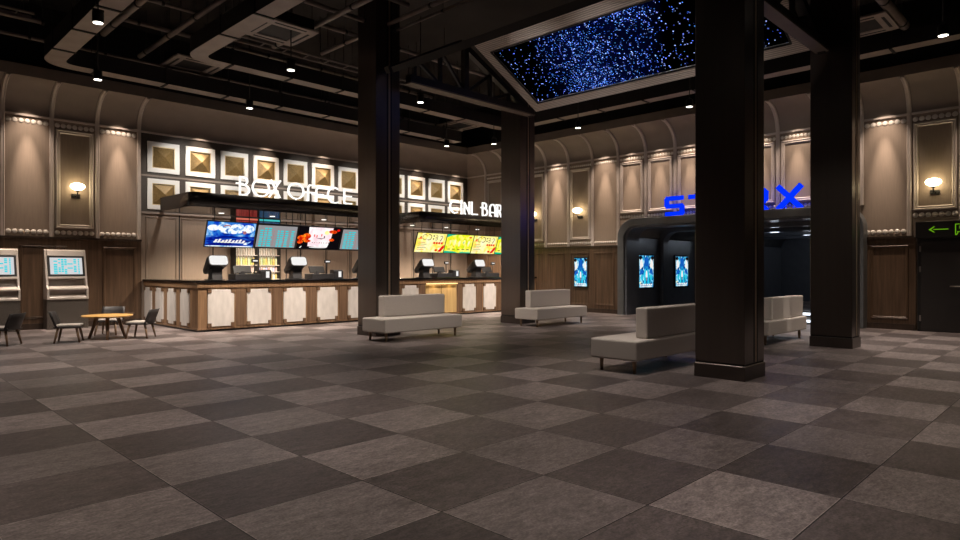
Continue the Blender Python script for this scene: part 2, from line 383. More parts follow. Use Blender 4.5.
# ------------------------------------------------------------------ lights
WARM = (1.0,0.84,0.66)
def spot(loc, power, half, blend=1.0, target=None, col=WARM, rad=0.05, parent=None):
    l = bpy.data.lights.new('spot_lamp', 'SPOT'); l.energy = power; l.spot_size = 2*math.radians(half); l.spot_blend = blend
    l.color = col; l.shadow_soft_size = rad
    o = bpy.data.objects.new('spot_lamp', l); COL.objects.link(o); o.location = loc
    if target is not None:
        d = (Vector(target)-Vector(loc)).normalized()
        o.rotation_euler = d.to_track_quat('-Z','Y').to_euler()
    if parent: o.parent = parent
    return o
def point(loc, power, col=WARM, rad=0.05, parent=None):
    l = bpy.data.lights.new('point_lamp', 'POINT'); l.energy = power; l.color = col; l.shadow_soft_size = rad
    o = bpy.data.objects.new('point_lamp', l); COL.objects.link(o); o.location = loc
    if parent: o.parent = parent
    return o

# ------------------------------------------------------------------ room shell
XW, YW = 18.9, 19.39          # wall planes: right wall at x = XW, left (counter) wall at y = YW
XM, YM = -9.0, -9.0
ZB, ZT, ZC = 5.39, 6.17, 8.2  # band, cove top, ceiling
PR = 0.82                     # cove projection
ZWOOD = 2.35
struct(MB().box(XM-0.2,YM-0.2,-0.15,XW+0.2,YW+0.2,0.0).build('floor', M['floor']))
struct(MB().box(XM-0.2,YM-0.2,ZC,XW+0.2,YW+0.2,ZC+0.2).build('ceiling', M['ceil']))
struct(MB().box(XM-0.2,YW,0,XW+0.2,YW+0.2,ZC).build('wall_left', M['wall']))
PY0, PY1, PZ = 4.75, 11.55, 3.05      # portal opening in the right wall
wr = MB()
wr.box(XW,YM-0.2,0,XW+0.2,PY0,ZC).box(XW,PY1,0,XW+0.2,YW,ZC).box(XW,PY0,PZ,XW+0.2,PY1,ZC)
struct(wr.build('wall_right', M['wall']))
struct(MB().box(XM-0.2,YM-0.2,0,XM,YW,ZC).build('wall_back', M['wall']))
struct(MB().box(XM,YM-0.2,0,XW,YM,ZC).build('wall_front', M['wall']))

def LW(s, d, z): return (s, YW-d, z)      # s along the left wall, d out of the wall
def RW(s, d, z): return (XW-d, s, z)
def wbox(mb, F, s0, s1, d0, d1, z0, z1, mi=0):
    a = F(s0,d0,z0); b = F(s1,d1,z1); mb.box(a[0],a[1],a[2],b[0],b[1],b[2],mi)
NC = 12
def cove_pt(t, off=0.0):
    """quarter ellipse: t=0 at the band (vertical tangent), t=1 at the top"""
    a = t*PI/2
    return PR*(1-math.cos(a))+off*math.cos(a), ZB+(ZT-ZB)*math.sin(a)-off*math.sin(a)
def cove(F, s0, s1, e0=0, e1=0):
    mb = MB(); vs = []
    for i in range(NC+1):
        d, z = cove_pt(i/NC)
        vs += [F(s0+e0*d, d, z), F(s1+e1*d, d, z)]
    mb.add(vs, [(2*i,2*i+1,2*i+3,2*i+2) for i in range(NC)], 0, True)
    return mb
trim_n = [0]
def trim(mb, mat, bevel=0.0):
    trim_n[0] += 1
    return struct(mb.build('trim_%d' % trim_n[0], mat, None, bevel))
# coves mitred in the corner, fascia and dark void walls above
trim(cove(LW, XM, XW, 0, -1), M['cove'])
trim(cove(RW, YM, YW, 0, -1), M['cove'])
f = MB(); f.box(XM,YW-PR,ZT,XW-PR,YW-PR+0.06,ZT+0.27); trim(f, M['fascia'])
f = MB(); f.box(XW-PR,YM,ZT,XW-PR+0.06,YW-PR+0.06,ZT+0.27); trim(f, M['fascia'])
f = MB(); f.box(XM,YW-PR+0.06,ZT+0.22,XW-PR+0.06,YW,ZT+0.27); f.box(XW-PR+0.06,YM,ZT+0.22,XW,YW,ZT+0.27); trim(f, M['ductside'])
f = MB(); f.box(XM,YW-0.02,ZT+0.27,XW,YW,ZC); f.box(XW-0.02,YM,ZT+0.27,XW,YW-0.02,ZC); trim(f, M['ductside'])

def rib(mb, F, s, wdt=0.052, zlow=ZWOOD):
    """half round strip from the wainscot up the wall and round the cove"""
    prof = [(-1,0.0),(-1,0.6),(-0.55,1.0),(-0.35,0.75),(0.35,0.75),(0.55,1.0),(1,0.6),(1,0.0)]
    path = [(0.0,zlow,0.0)] + [(cove_pt(i/NC)[0], cove_pt(i/NC)[1], i/NC*PI/2) for i in range(NC+1)]
    n = len(prof); vs = []
    for d, z, a in path:
        for u, h in prof:
            hh = h*0.05
            vs.append(F(s+u*wdt, d+hh*math.cos(a), z-hh*math.sin(a)))
    fs = []
    for i in range(len(path)-1):
        for k in range(n-1): fs.append((i*n+k, i*n+k+1, (i+1)*n+k+1, (i+1)*n+k))
    fs.append(list(range(n)))
    mb.add(vs, fs)
def rect_frame(mb, F, s0, s1, z0, z1, w_, d_, base=0.0):
    """picture moulding: four mitred bars with a sloped profile"""
    prof = [(0.0,0.0),(0.0,0.7),(0.25,1.0),(0.45,0.55),(0.75,0.75),(1.0,0.25),(1.0,0.0)]
    n = len(prof); vs = []
    for cs, cz, ds, dz in ((s0,z0,1,1),(s1,z0,-1,1),(s1,z1,-1,-1),(s0,z1,1,-1)):
        for u, h in prof: vs.append(F(cs+ds*u*w_, base+h*d_, cz+dz*u*w_))
    fs = []
    for c in range(4):
        e = (c+1)%4
        for k in range(n-1): fs.append((c*n+k, e*n+k, e*n+k+1, c*n+k+1))
    mb.add(vs, fs)
def pearls(mb, F, s0, s1, z, cnt, r):
    for i in range(cnt):
        s = s0+(s1-s0)*(i+0.5)/cnt
        vs = []; fs = []; n = 10
        prof = [(1.0,0.0),(0.97,0.25),(0.72,0.62),(0.35,0.8)]
        for q, h in prof:
            for k in range(n):
                a = 2*PI*k/n; vs.append(F(s+q*r*math.cos(a), h*r*0.38, z+q*r*math.sin(a)))
        vs.append(F(s, r*0.32, z))
        for j in range(len(prof)-1):
            for k in range(n): fs.append((j*n+k, j*n+(k+1)%n, (j+1)*n+(k+1)%n, (j+1)*n+k))
        j = len(prof)-1
        for k in range(n): fs.append((j*n+k, j*n+(k+1)%n, len(vs)-1))
        mb.add(vs, fs, 0, True)
def bay(F, s0, s1, kind, cnt=7, zlow=None):
    a, b = min(s0,s1)+0.06, max(s0,s1)-0.06
    r = (b-a)/cnt/2*0.94
    pm = MB(); z0 = zlow or 2.47
    pearls(pm, F, a, b, 5.24, cnt, r); pearls(pm, F, a, b, z0, cnt, r)
    trim(pm, M['pearl'])
    if kind == 'framed':
        fm = MB(); rect_frame(fm, F, a+0.03, b-0.03, z0+0.12, 5.14, 0.10, 0.055); trim(fm, M['trim'])
def scallop(F, s, power=215, half=34, z=6.02, d=0.62):
    a = math.radians(16)
    o = spot(F(s, d, z), power, half, 1.0, F(s, d-math.sin(a), z-math.cos(a)), (1.0,0.80,0.635), 0.015)
    o.scale = (0.85,1,1)
    a = math.radians(12.5)
    o = spot(F(s, d-0.02, z), power*2.9, 18, 1.0, F(s, d-math.sin(a), z-math.cos(a)), (1.0,0.80,0.635), 0.015)
    o.scale = (0.62,1,1)

# --- left wall, panelled part
LB = [6.05-1.035*i for i in range(0,14)]          # pilaster lines
rm = MB()
for s in LB: rib(rm, LW, s)
trim(rm, M['trim'])
for i in range(len(LB)-1):
    k = ['plain','framed'][i % 2]
    bay(LW, LB[i], LB[i+1], k)
    if k == 'plain' and i < 6: scallop(LW, (LB[i]+LB[i+1])/2)
# --- right wall
RB = [2.535+1.0515*i for i in range(-6,16)]       # pilaster lines, increasing y
rm = MB()
for s in RB:
    rib(rm, RW, s, 0.052, 3.19 if 4.55 < s < 11.8 else (2.70 if 1.2 < s < 3.4 else ZWOOD))
trim(rm, M['trim'])
for i in range(len(RB)-1):
    s0, s1 = RB[i], RB[i+1]; mid = (s0+s1)/2
    if 4.55 < mid < 11.95:      # above the entrance portal: short framed panels
        bay(RW, s0, s1, 'framed', 9, 3.30); scallop(RW, mid, 185, 32)
    else:
        j = round((mid-3.06)/1.0515)
        fr = (j % 2 == 0) if mid < 5 else (abs(mid-13.57) < 0.3 or abs(mid-15.67) < 0.3 or abs(mid-17.8) < 0.3)
        bay(RW, s0, s1, 'framed' if fr else 'plain', 11 if mid > 11 else 7, 2.86 if 1.4 < mid < 3.6 and fr else None)
        if not fr and mid > 0: scallop(RW, mid)
# last sliver beside the corner
bm_ = MB()
for F, a, b in ((LW, XM, XW), (RW, YM, YW)):
    wbox(bm_, F, a, b, 0, 0.045, ZB-0.03, ZB+0.02)
trim(bm_, M['trim'])
bm_ = MB()
wbox(bm_, LW, XM, 6.1, 0, 0.09, ZWOOD-0.05, ZWOOD); wbox(bm_, RW, YM, 1.2, 0, 0.09, ZWOOD-0.05, ZWOOD)
wbox(bm_, RW, 3.48, 4.55, 0, 0.09, ZWOOD-0.05, ZWOOD); wbox(bm_, RW, 11.75, YW-0.05, 0, 0.09, ZWOOD-0.05, ZWOOD)
trim(bm_, M['woodbase'])
# wainscot of walnut boards with sunk panels
def wainscot(F, spans, full):
    mb = MB()
    for a, b in full: wbox(mb, F, a, b, 0, 0.05, 0.0, ZWOOD-0.05)
    trim(mb, M['wood'])
    pm = MB()
    for a, b in spans:
        rect_frame(pm, F, a, b, 0.27, 2.12, 0.055, 0.03, 0.05)
    trim(pm, M['wood'])
wainscot(LW, [(5.14-1.84*i-0.0, 5.95-1.84*i) for i in range(0,8)] + [(3.30-1.84*i+0.0, 4.95-1.84*i-0.65) for i in range(0,7)], [(XM, 6.1)])
rs = [(3.60,4.42)] + [(RB[i]+0.13, RB[i+1]-0.13) for i in range(len(RB)-1) if RB[i] > 11.9]
rs += [(RB[i]+0.13, RB[i+1]-0.13) for i in range(len(RB)-1) if RB[i+1] < 1.6]
wainscot(RW, rs, [(YM, 1.30), (3.44, 4.60), (11.70, YW-0.05)])
bb = MB(); wbox(bb, LW, XM, 6.1, 0, 0.075, 0, 0.15); struct(bb.build('baseboard_left', M['woodbase']))
bb = MB(); wbox(bb, RW, YM, 1.25, 0, 0.075, 0, 0.15); wbox(bb, RW, 3.46, 4.55, 0, 0.075, 0, 0.15); wbox(bb, RW, 11.75, YW-0.1, 0, 0.075, 0, 0.15)
struct(bb.build('baseboard_right', M['woodbase']))

# --- counter part of the left wall: moulded panels behind the counter, thin grid mouldings round the frames
bm_ = MB(); wbox(bm_, LW, 6.10, XW-0.02, 0, 0.012, 3.12, 5.36); trim(bm_, M['darkpanel'])
bm_ = MB()
wbox(bm_, LW, 6.1, XW, 0, 0.05, 3.09, 3.15)
wbox(bm_, LW, 6.1, XW, 0, 0.02, 4.15, 4.20)
trim(bm_, M['cove'])
pm = MB()
s = 6.22
while s+0.86 < XW:
    if not (8.1 < s+0.43 < 10.5):
        rect_frame(pm, LW, s, s+0.86, 1.0, 3.02, 0.05, 0.03)
    s += 0.98
trim(pm, M['wall'])
gm = MB()
for s in (7.15, 8.13, 10.55, 11.07, 12.05, 13.03, 14.0, 14.98, 15.96, 16.94, 17.92):
    wbox(gm, LW, s-0.018, s+0.018, 0, 0.006, 0.0, 3.09)
trim(gm, M['groove'])
for k in range(12):
    if k % 2 == 1: scallop(LW, 6.265+1.043*k+0.435, 190, 33)

# ------------------------------------------------------------------ gold pyramid panels
def make_pyr():
    t = thing('wall_panel', '', 'wall art')
    W = 0.435; q = 0.128
    fr = MB()
    for a, b, c, d in ((-W,W,-W,-W+q),(-W,W,W-q,W),(-W,-W+q,-W+q,W-q),(W-q,W,-W+q,W-q)):
        fr.box(a,-0.05,c,b,0.0,d)
    fr.build('frame', M['white'], t, 0.006, 1)
    i = W-q
    ed = MB()
    for a, b, c, d in ((-i,i,-i,-i+0.02),(-i,i,i-0.02,i),(-i,-i+0.02,-i+0.02,i-0.02),(i-0.02,i,-i+0.02,i-0.02)):
        ed.box(a,-0.04,c,b,0.0,d)
    ed.build('fillet', M['goldedge'], t)
    i -= 0.02
    p = MB(); p.add([(-i,-0.006,-i),(i,-0.006,-i),(i,-0.006,i),(-i,-0.006,i),(0,-0.15,0)], [(0,1,4),(1,2,4),(2,3,4),(3,0,4),(3,2,1,0)])
    p.build('pyramid', M['gold'], t)
    return t
pyr = None
for row, (zc, rn) in enumerate(((4.71,'upper'),(3.66,'lower'))):
    for k in range(12):
        loc = (6.265+1.043*k+0.435, YW, zc)
        lab = 'white framed gold pyramid panel, %s of twelve from left in the %s row' % (ORD[k], rn)
        if pyr is None: pyr = make_pyr(); pyr.location = loc; pyr['label'] = lab; pyr['group'] = 'gold pyramid panels above the counters'
        else: dup(pyr, loc, lab, None, 'gold pyramid panels above the counters')

# ------------------------------------------------------------------ sconces
def make_sconce():
    t = thing('wall_sconce', '', 'wall lamp')
    b = MB(); b.box(-0.10,-0.03,-0.05,0.10,0.0,0.05); b.build('backplate', M['blackm'], t, 0.006)
    a = MB(); a.tube([(0,-0.03,0),(0,-0.17,0),(0,-0.20,0.03),(0,-0.20,0.10)], 0.018, 8); a.lathe([(0.03,0),(0.05,0.03)],12,0,Matrix.Translation((0,-0.2,0.09)))
    a.build('arm', M['blackm'], t)
    s = MB(); s.lathe([(0.02,-0.10),(0.09,-0.085),(0.15,-0.04),(0.17,0.0),(0.155,0.045),(0.10,0.08),(0.03,0.095)], 20, 0, Matrix.Translation((0,-0.2,0.225)))
    s.build('glass_shade', M['e_sconce'], t)
    return t
sg = 'glass globe sconces in the framed wall panels'
s0_ = make_sconce(); s0_.location = LW(4.515,0,3.45)
s0_['label'] = 'lit glass sconce on the framed panel above the ticket kiosks'; s0_['group'] = sg
dup(s0_, RW(13.57,0,3.40), 'lit glass sconce in the framed panel left of the dark entrance portal', -PI/2, sg)
dup(s0_, RW(15.67,0,3.40), 'lit glass sconce half hidden behind the column nearest the snack counter', -PI/2, sg)
dup(s0_, RW(3.06,0,3.40), 'lit glass sconce above the green exit sign', -PI/2, sg)

# ------------------------------------------------------------------ columns
def column(x0, y0, x1, y1, ztop, label):
    cx, cy = (x0+x1)/2, (y0+y1)/2
    t = thing('column', label, 'column', (cx,cy,0), 0, 'bronze clad columns')
    hx, hy = (x1-x0)/2, (y1-y0)/2
    MB().box(-hx-0.012,-hy-0.012,0,hx+0.012,hy+0.012,0.20).build('plinth', M['columnb'], t, 0.006, 1)
    MB().box(-hx+0.006,-hy+0.006,0.20,hx-0.006,hy-0.006,0.225).build('shadow_gap', M['groove'], t)
    MB().box(-hx,-hy,0.225,hx,hy,ztop).build('shaft', M['column'], t, 0.006, 1)
    for sgn in (-1, 1):      # grooves with a bronze inlay on the two faces across the room
        for u in (-0.02, 0.09):
            MB().box(u*1.0-0.018, sgn*(hy+0.002), 0.23, u+0.018, sgn*(hy-0.01), ztop).build('groove', M['groove'], t)
        MB().box(0.016, sgn*(hy+0.004), 0.23, 0.058, sgn*(hy-0.01), ztop).build('inlay', M['inlay'], t)
    return t
column(8.60,11.77,9.28,12.47,ZC,'dark bronze column behind the back bench, in front of the counter')
column(13.45,11.70,14.08,12.42,ZC,'dark bronze column beside the snack counter and the small far bench')
column(8.60,3.50,9.28,4.20,ZC,'largest dark bronze column, nearest the camera')
column(13.60,3.50,14.14,4.24,ZC,'dark bronze column at the right, nearest the exit door')

# ------------------------------------------------------------------ benches
def make_bench(side):
    """origin at the -x near corner on the floor; side=+1: back rest along the far (+y) edge"""
    t = thing('bench', '', 'bench')
    L, W = 2.22, 0.80
    sm = MB().box(0,0,0.19,L,W,0.483); sm.build('seat', M['bench'], t, 0.03, 3)
    y0, y1 = (W-0.23, W-0.03) if side > 0 else (0.07, 0.27)
    MB().box(0.40,y0,0.478,L-0.03,y1,0.94).build('backrest', M['bench'], t, 0.028, 3)
    for x in (0.13, L-0.13):
        for y in (0.12, W-0.12):
            MB().tube([(x,y,0.20),(x,y,0.0)], 0.034, 12, 0, None, 0.022).build('leg', M['brass'], t)
    return t
bg = 'upholstered benches'
b1 = make_bench(1); b1.location = (7.98,10.62,0); b1['label'] = 'oatmeal bench in front of the counter, beside the far left column'; b1['group'] = bg
dup(b1, (12.90,10.62,0), 'oatmeal bench farthest away, beside the column at the snack counter', None, bg)
b3 = make_bench(-1); b3.location = (8.03,4.79,0); b3['label'] = 'large oatmeal bench nearest the camera, its back to us'; b3['group'] = bg
dup(b3, (12.97,4.80,0), 'oatmeal bench seen between the two right columns', None, bg)

# ------------------------------------------------------------------ service counter
CF, CX = 15.60, 6.18
t = thing('service_counter', 'long timber counter with white marble panels and black stone top', 'counter', (CX,CF,0))
def lc(mb, x0,y0,z0,x1,y1,z1,mi=0): return mb.box(x0-CX,y0-CF,z0,x1-CX,y1-CF,z1,mi)
XE = XW-0.06
def lpoly(o):   # L-shaped outline grown by o
    return [(-o,-o),(XE-CX,-o),(XE-CX,0.78),(0.72,0.78),(0.72,YW-0.06-CF),(-o,YW-0.06-CF)]
MB().prism(lpoly(0.06),1.185,1.245,'z').build('countertop', M['black'], t, 0.012, 2)
MB().prism(lpoly(-0.04),0.0,0.05,'z').build('kick_plinth', M['black'], t)
MB().prism(lpoly(0.0),0.05,1.185,'z').build('body', M['cwood'], t)
band = MB(); band.prism([(-0.03,-0.03),(XE-CX,-0.03),(XE-CX,0.0),(0.0,0.0),(0.0,YW-0.06-CF),(-0.03,YW-0.06-CF)],1.065,1.186,'z')
band.build('timber_band', M['cwood'], t); band = MB()
band.prism([(-0.02,-0.02),(XE-CX,-0.02),(XE-CX,0.0),(0.0,0.0),(0.0,YW-0.06-CF),(-0.02,YW-0.06-CF)],0.05,0.085,'z')
band.build('timber_band', M['cwood'], t)
def notched(w_, z0, z1, n):
    return [(n,z0),(w_-n,z0),(w_-n,z0+n),(w_,z0+n),(w_,z1-n),(w_-n,z1-n),(w_-n,z1),(n,z1),(n,z1-n),(0,z1-n),(0,z0+n),(n,z0+n)]
def front_panel(x0, x1):
    p = MB().prism([(x0-CX+u, w_) for u, w_ in notched(x1-x0,0.12,1.02,0.085)], -0.028, 0.005, 'y'); o = p.build('marble_panel', M['marble'], t, 0.004, 1)
    for a, b in ((x0-0.012,x0+0.08),(x1-0.08,x1+0.012)):
        for z0, z1 in ((0.105,0.20),(0.94,1.035)):
            MB().box(a-CX,-0.045,z0,b-CX,0.0,z1).build('corner_block', M['cdark'], o)
def side_panel(y0, y1):
    p = MB().prism([(y0-CF+u, w_) for u, w_ in notched(y1-y0,0.12,1.02,0.075)], -0.028, 0.005, 'x'); o = p.build('marble_panel', M['marble'], t, 0.004, 1)
    for a, b in ((y0-0.012,y0+0.07),(y1-0.07,y1+0.012)):
        for z0, z1 in ((0.105,0.20),(0.94,1.035)):
            MB().box(-0.045,a-CF,z0,0.0,b-CF,z1).build('corner_block', M['cdark'], o)
for x in (6.41,7.40,8.40,9.41,10.41,11.41,12.38): front_panel(x, x+0.65)
for x in (14.97,15.98,17.0,18.0): front_panel(x, x+0.62)
for y0, y1 in ((18.72,19.25),(17.85,18.40),(16.98,17.53),(16.10,16.65)): side_panel(y0, y1)
d0 = 13.30
for k in range(2):
    MB().box(d0+0.69*k+0.015-CX,-0.03,0.10,d0+0.69*k+0.675-CX,0.004,1.03).build('cabinet_door', M['warmwood'], t, 0.004, 1)
for x in (7.08,8.07,9.08,10.09,11.09,12.07,13.06,14.70,15.62,16.64,17.64):
    MB().box(x+0.03-CX,-0.014,0.10,x+0.30-CX,0.0,1.05).build('pilaster', M['cdark'], t, 0.004, 1)
MB().box(d0+0.02-CX,-0.10,1.05,d0+1.36-CX,-0.06,1.066).build('warm_light_strip', M['e_warmstrip'], t)
for x in (13.64,14.33): spot((x,CF-0.12,1.05), 3.2, 70, 1.0, (x,CF,0.4), (1.0,0.70,0.32), 0.05)

# ------------------------------------------------------------------ things on the counter
CT = 1.246
def make_terminal():
    t = thing('ticket_terminal', '', 'terminal')
    MB().box(-0.20,-0.02,0,0.16,0.40,0.02).build('base', M['plastic'], t, 0.006, 1)
    pd = MB().prism([(0.05,0.02),(0.34,0.02),(0.30,0.16),(0.30,0.30),(0.42,0.46),(0.0,0.44),(0.07,0.28),(0.08,0.14)],-0.13,0.13,'x'); pd.build('pedestal', M['plastic'], t, 0.012, 2)
    # head: rounded box leaning back, glowing rounded screen on its front
    hd = MB(); R = Matrix.Translation((0.0,0.02,0.49)) @ Matrix.Rotation(math.radians(-20),4,'X')
    def rr(w_, h_, r, n=5):
        pts = []
        for cx, cz, a0 in ((w_-r,-h_+r,-PI/2),(w_-r,h_-r,0),(-w_+r,h_-r,PI/2),(-w_+r,-h_+r,PI)):
            for i in range(n+1): pts.append((cx+r*math.cos(a0+i*PI/2/n), cz+r*math.sin(a0+i*PI/2/n)))
        return pts
    big = rr(0.245,0.135,0.07); small = rr(0.20,0.10,0.06)
    n = len(big)
    vs = [(x,-0.02,z) for x, z in big]+[(x,0.10,z) for x, z in big]+[(x,0.50,z*0.8-0.10) for x, z in small]
    fs = [list(range(n))[::-1], [2*n+i for i in range(n)]]
    for j in range(2): fs += [(j*n+i, j*n+(i+1)%n, (j+1)*n+(i+1)%n, (j+1)*n+i) for i in range(n)]
    hd.add(vs, fs, 0, False, R); h = hd.build('head', M['plastic'], t)
    sm = MB(); sp_ = rr(0.225,0.118,0.06); sm.prism(sp_,-0.028,-0.019,'y',0,R); sm.build('screen', M['e_screenw'], h)
    return t
def make_register():
    t = thing('cash_register', '', 'cash register')
    MB().box(0.0,0.0,0,0.70,0.42,0.15).build('cash_drawer', M['plastic'], t, 0.01, 2)
    R = Matrix.Translation((0.03,0.20,0.17)) @ Matrix.Rotation(math.radians(-25),4,'X')
    MB().box(0.02,-0.015,0.0,0.50,0.02,0.21,0,R).build('monitor', M['blackm'], t, 0.006, 1)
    MB().box(0.22,0.19,0.14,0.34,0.27,0.22).build('monitor_stand', M['plastic'], t)
    MB().tube([(0.655,0.30,0.15),(0.655,0.30,0.47)],0.014,8).build('pole', M['blackm'], t)
    d = MB().box(0.57,0.27,0.45,0.76,0.32,0.545).build('customer_display', M['blackm'], t, 0.006, 1)
    MB().box(0.60,0.262,0.480,0.73,0.271,0.515).build('display_screen', M['e_screenw'], d)
    return t
def make_printer():
    t = thing('receipt_printer', '', 'printer')
    b = MB().prism([(0,0),(0.24,0),(0.24,0.26),(0.06,0.26),(0,0.22)],-0.15,0.15,'x'); b.build('body', M['plastic'], t, 0.01, 2)
    MB().box(-0.01,-0.008,0.05,0.08,0.002,0.215).build('screen', M['e_screenw'], t)  # white paper face, made to glow by its colour
    return t
CY = 15.86
tg, rg, pg = 'ticket terminals on the counter', 'cash registers on the counter', 'small printers on the counter'
tx = [(6.79,'at the left end of the counter'),(9.01,'in the middle of the box office counter'),(11.24,'mostly hidden behind the left column'),(13.67,'at the left of the snack counter'),(16.08,'at the right of the snack counter')]
tp = None
for x, w_ in tx:
    lab = 'charcoal ticket terminal with a glowing white screen, ' + w_
    if tp is None: tp = make_terminal(); tp.location = (x,CY,CT); tp['label'] = lab; tp['group'] = tg
    else: dup(tp, (x,CY,CT), lab, None, tg)
rp_ = None
for x, w_ in ((7.22,'under the blue film screen'),(9.42,'under the red film screen'),(14.08,'under the first yellow menu screen'),(16.38,'at the right end of the snack counter')):
    lab = 'black cash register with a pole display, ' + w_
    if rp_ is None: rp_ = make_register(); rp_.location = (x,CY,CT); rp_['label'] = lab; rp_['group'] = rg
    else: dup(rp_, (x,CY,CT), lab, None, rg)
pp = None
for x, w_ in ((8.05,'in front of the lit bottle shelves'),(10.27,'just left of the far left column'),(14.92,'in the middle of the snack counter')):
    lab = 'small black printer with a bright white front, ' + w_
    if pp is None: pp = make_printer(); pp.location = (x,CY-0.02,CT); pp['label'] = lab; pp['group'] = pg
    else: dup(pp, (x,CY-0.02,CT), lab, None, pg)

# ------------------------------------------------------------------ canopies with letters
def canopy(x0, x1, label):
    yf, yb, z0, z1, r = 16.05, 18.10, 3.07, 3.43, 0.20
    t = thing('canopy', label, 'canopy', (x0,yf,z0), 0)
    pts = [(0,yb-yf)]
    for i in range(7):
        a = PI+i*PI/12; pts.append((r+r*math.cos(a), r+r*math.sin(a)))
    pts += [(x1-x0,0),(x1-x0,yb-yf)]
    MB().prism(pts,0.006,z1-z0,'z',0,None,True).build('fascia_box', M['canopy'], t)
    ins = [(p[0]*0.995+0.012, p[1]*0.985+0.012) for p in pts]
    n = 4
    for i in range(n):
        bx = 0.5+(x1-x0-1.0)*i/(n-1); MB().box(bx-0.04, yb-yf-0.02, 0.15, bx+0.04, YW-yf, 0.27).build('wall_bracket', M['blackm'], t)
    MB().prism(ins,0.0,0.008,'z').build('soffit', M['canopyu'], t)
    return t
def downlights(t, xs, y):
    for x in xs:
        lx, ly = x-t.location.x, y-t.location.y
        MB().lathe([(0.075,0.0),(0.075,0.012)],16,0,Matrix.Translation((lx,ly,-0.010))).build('downlight', M['e_white'], t)
        spot((x,y,3.03), 620, 68, 0.8, (x,y+0.02,0), WARM, 0.05)
ca = canopy(6.18, 12.0, 'dark lacquered canopy above the box office counter')
downlights(ca, (7.57,9.08,10.80), 17.5)
cb = canopy(13.56, XW-0.05, 'dark lacquered canopy above the snack counter')
downlights(cb, (14.35,15.97,17.60), 17.5)

def stroke(mb, pts, w_, x, z0, H, Wd, d=0.03, closed=False):
    """letter stroke: polyline in unit square -> bars with thickness"""
    P = [(x+u*Wd, z0+v*H) for u, v in pts]
    if closed: P.append(P[0])
    for i in range(len(P)-1):
        (ax,az),(bx,bz) = P[i], P[i+1]
        L = math.hypot(bx-ax,bz-az)
        if L < 1e-6: continue
        ux, uz = (bx-ax)/L, (bz-az)/L
        nx, nz = -uz*w_/2, ux*w_/2
        e = w_*0.35
        ax2, az2, bx2, bz2 = ax-ux*e, az-uz*e, bx+ux*e, bz+uz*e
        mb.prism([(ax2+nx,az2+nz),(bx2+nx,bz2+nz),(bx2-nx,bz2-nz),(ax2-nx,az2-nz)], -d, d, 'y')
def arc(cx, cz, rx, rz, a0, a1, n=12):
    return [(cx+rx*math.cos(a0+(a1-a0)*i/n), cz+rz*math.sin(a0+(a1-a0)*i/n)) for i in range(n+1)]
D_ = math.radians
GL = {
 'B': [[(0.25,0),(0.25,1)], [(0.0,0.62),(0.45,0.62)], [(0.25,1)]+arc(0.45,0.78,0.35,0.22,D_(90),D_(-90))+[(0.25,0.56)], [(0.25,0.56)]+arc(0.5,0.28,0.45,0.28,D_(90),D_(-90))+[(0.25,0.0)]],
 'O': [arc(0.5,0.5,0.5,0.5,0,2*PI,24)],
 'X': [[(0.0,0.0),(1.0,1.0)],[(0.15,1.0),(0.95,0.0)]],
 'F': [[(0.35,0.0),(0.35,0.85),(0.5,1.0),(1.0,1.0)],[(0.0,0.52),(0.95,0.52)]],
 'E': [[(0.05,0.0),(0.05,1.0)],[(0.05,1.0),(0.95,1.0)],[(0.05,0.52),(0.9,0.52)],[(0.05,0.0),(0.95,0.0)]],
 'C': [arc(0.55,0.5,0.5,0.5,D_(60),D_(300),16)],
 'I': [[(0.5,0),(0.5,1)]],
 'N': [[(0.05,0),(0.05,0.9)],[(0.05,0.9),(0.95,0.08)],[(0.95,0.02),(0.95,1.0)]],
 'L': [[(0.1,1),(0.1,0.02),(0.95,0.02)]],
 'A': [[(0.02,0)]+[(0.02,0.6)]+arc(0.5,0.62,0.48,0.36,D_(180),D_(0),8)+[(0.98,0)],[(0.02,0.3),(0.98,0.3)]],
 'R': [[(0.25,0),(0.25,0.98)],[(0.0,0.98),(0.6,0.98)],[(0.6,0.98)]+arc(0.55,0.74,0.38,0.24,D_(90),D_(-90),8)+[(0.25,0.5)],[(0.55,0.5),(0.95,0.0)]],
}
def text_sign(name, label, letters, y, z, H, sw):
    k = 0.9257; letters = [(c,a*k,b*k,p*k,q*k-0.02) for c,a,b,p,q in letters]
    t = thing(name, label, 'sign', (letters[0][1],y,z))
    for ch, x0, x1, h0, h1 in letters:
        mb = MB()
        for s in GL[ch]: stroke(mb, s, sw, x0-letters[0][1], h0, h1-h0, x1-x0)
        # feet that carry the letter on the canopy
        fx = (x0+x1)/2-letters[0][1] if ch in 'OCX' else (x0-letters[0][1]+0.25*(x1-x0))
        mb.box(fx-0.012,-0.012,0.0,fx+0.012,0.012,h0+0.03)
        mb.build('letter', M['e_letter'], t)
    return t
text_sign('letter_sign', 'white glowing BOX OFFCE letters standing on the box office canopy', [
    ('B',7.94,8.33,0.03,0.55),('O',8.41,8.91,0.03,0.52),('X',8.92,9.26,0.04,0.55),('O',9.52,10.02,0.05,0.53),
    ('F',10.06,10.40,0.03,0.52),('F',10.32,10.72,0.02,0.46),('C',10.84,11.32,0.02,0.52),('E',11.45,11.75,0.04,0.50)], 16.08, 3.43, 0.5, 0.036)
text_sign('letter_sign', 'white glowing CINL BAR letters standing on the snack counter canopy', [
    ('C',16.02,16.50,0.04,0.52),('I',16.54,16.70,0.03,0.55),('N',16.76,17.05,0.04,0.52),('L',17.13,17.48,0.04,0.53),
    ('B',17.66,18.04,0.04,0.54),('A',18.16,18.48,0.04,0.53),('R',18.52,18.84,0.04,0.53)], 16.08, 3.43, 0.5, 0.042)

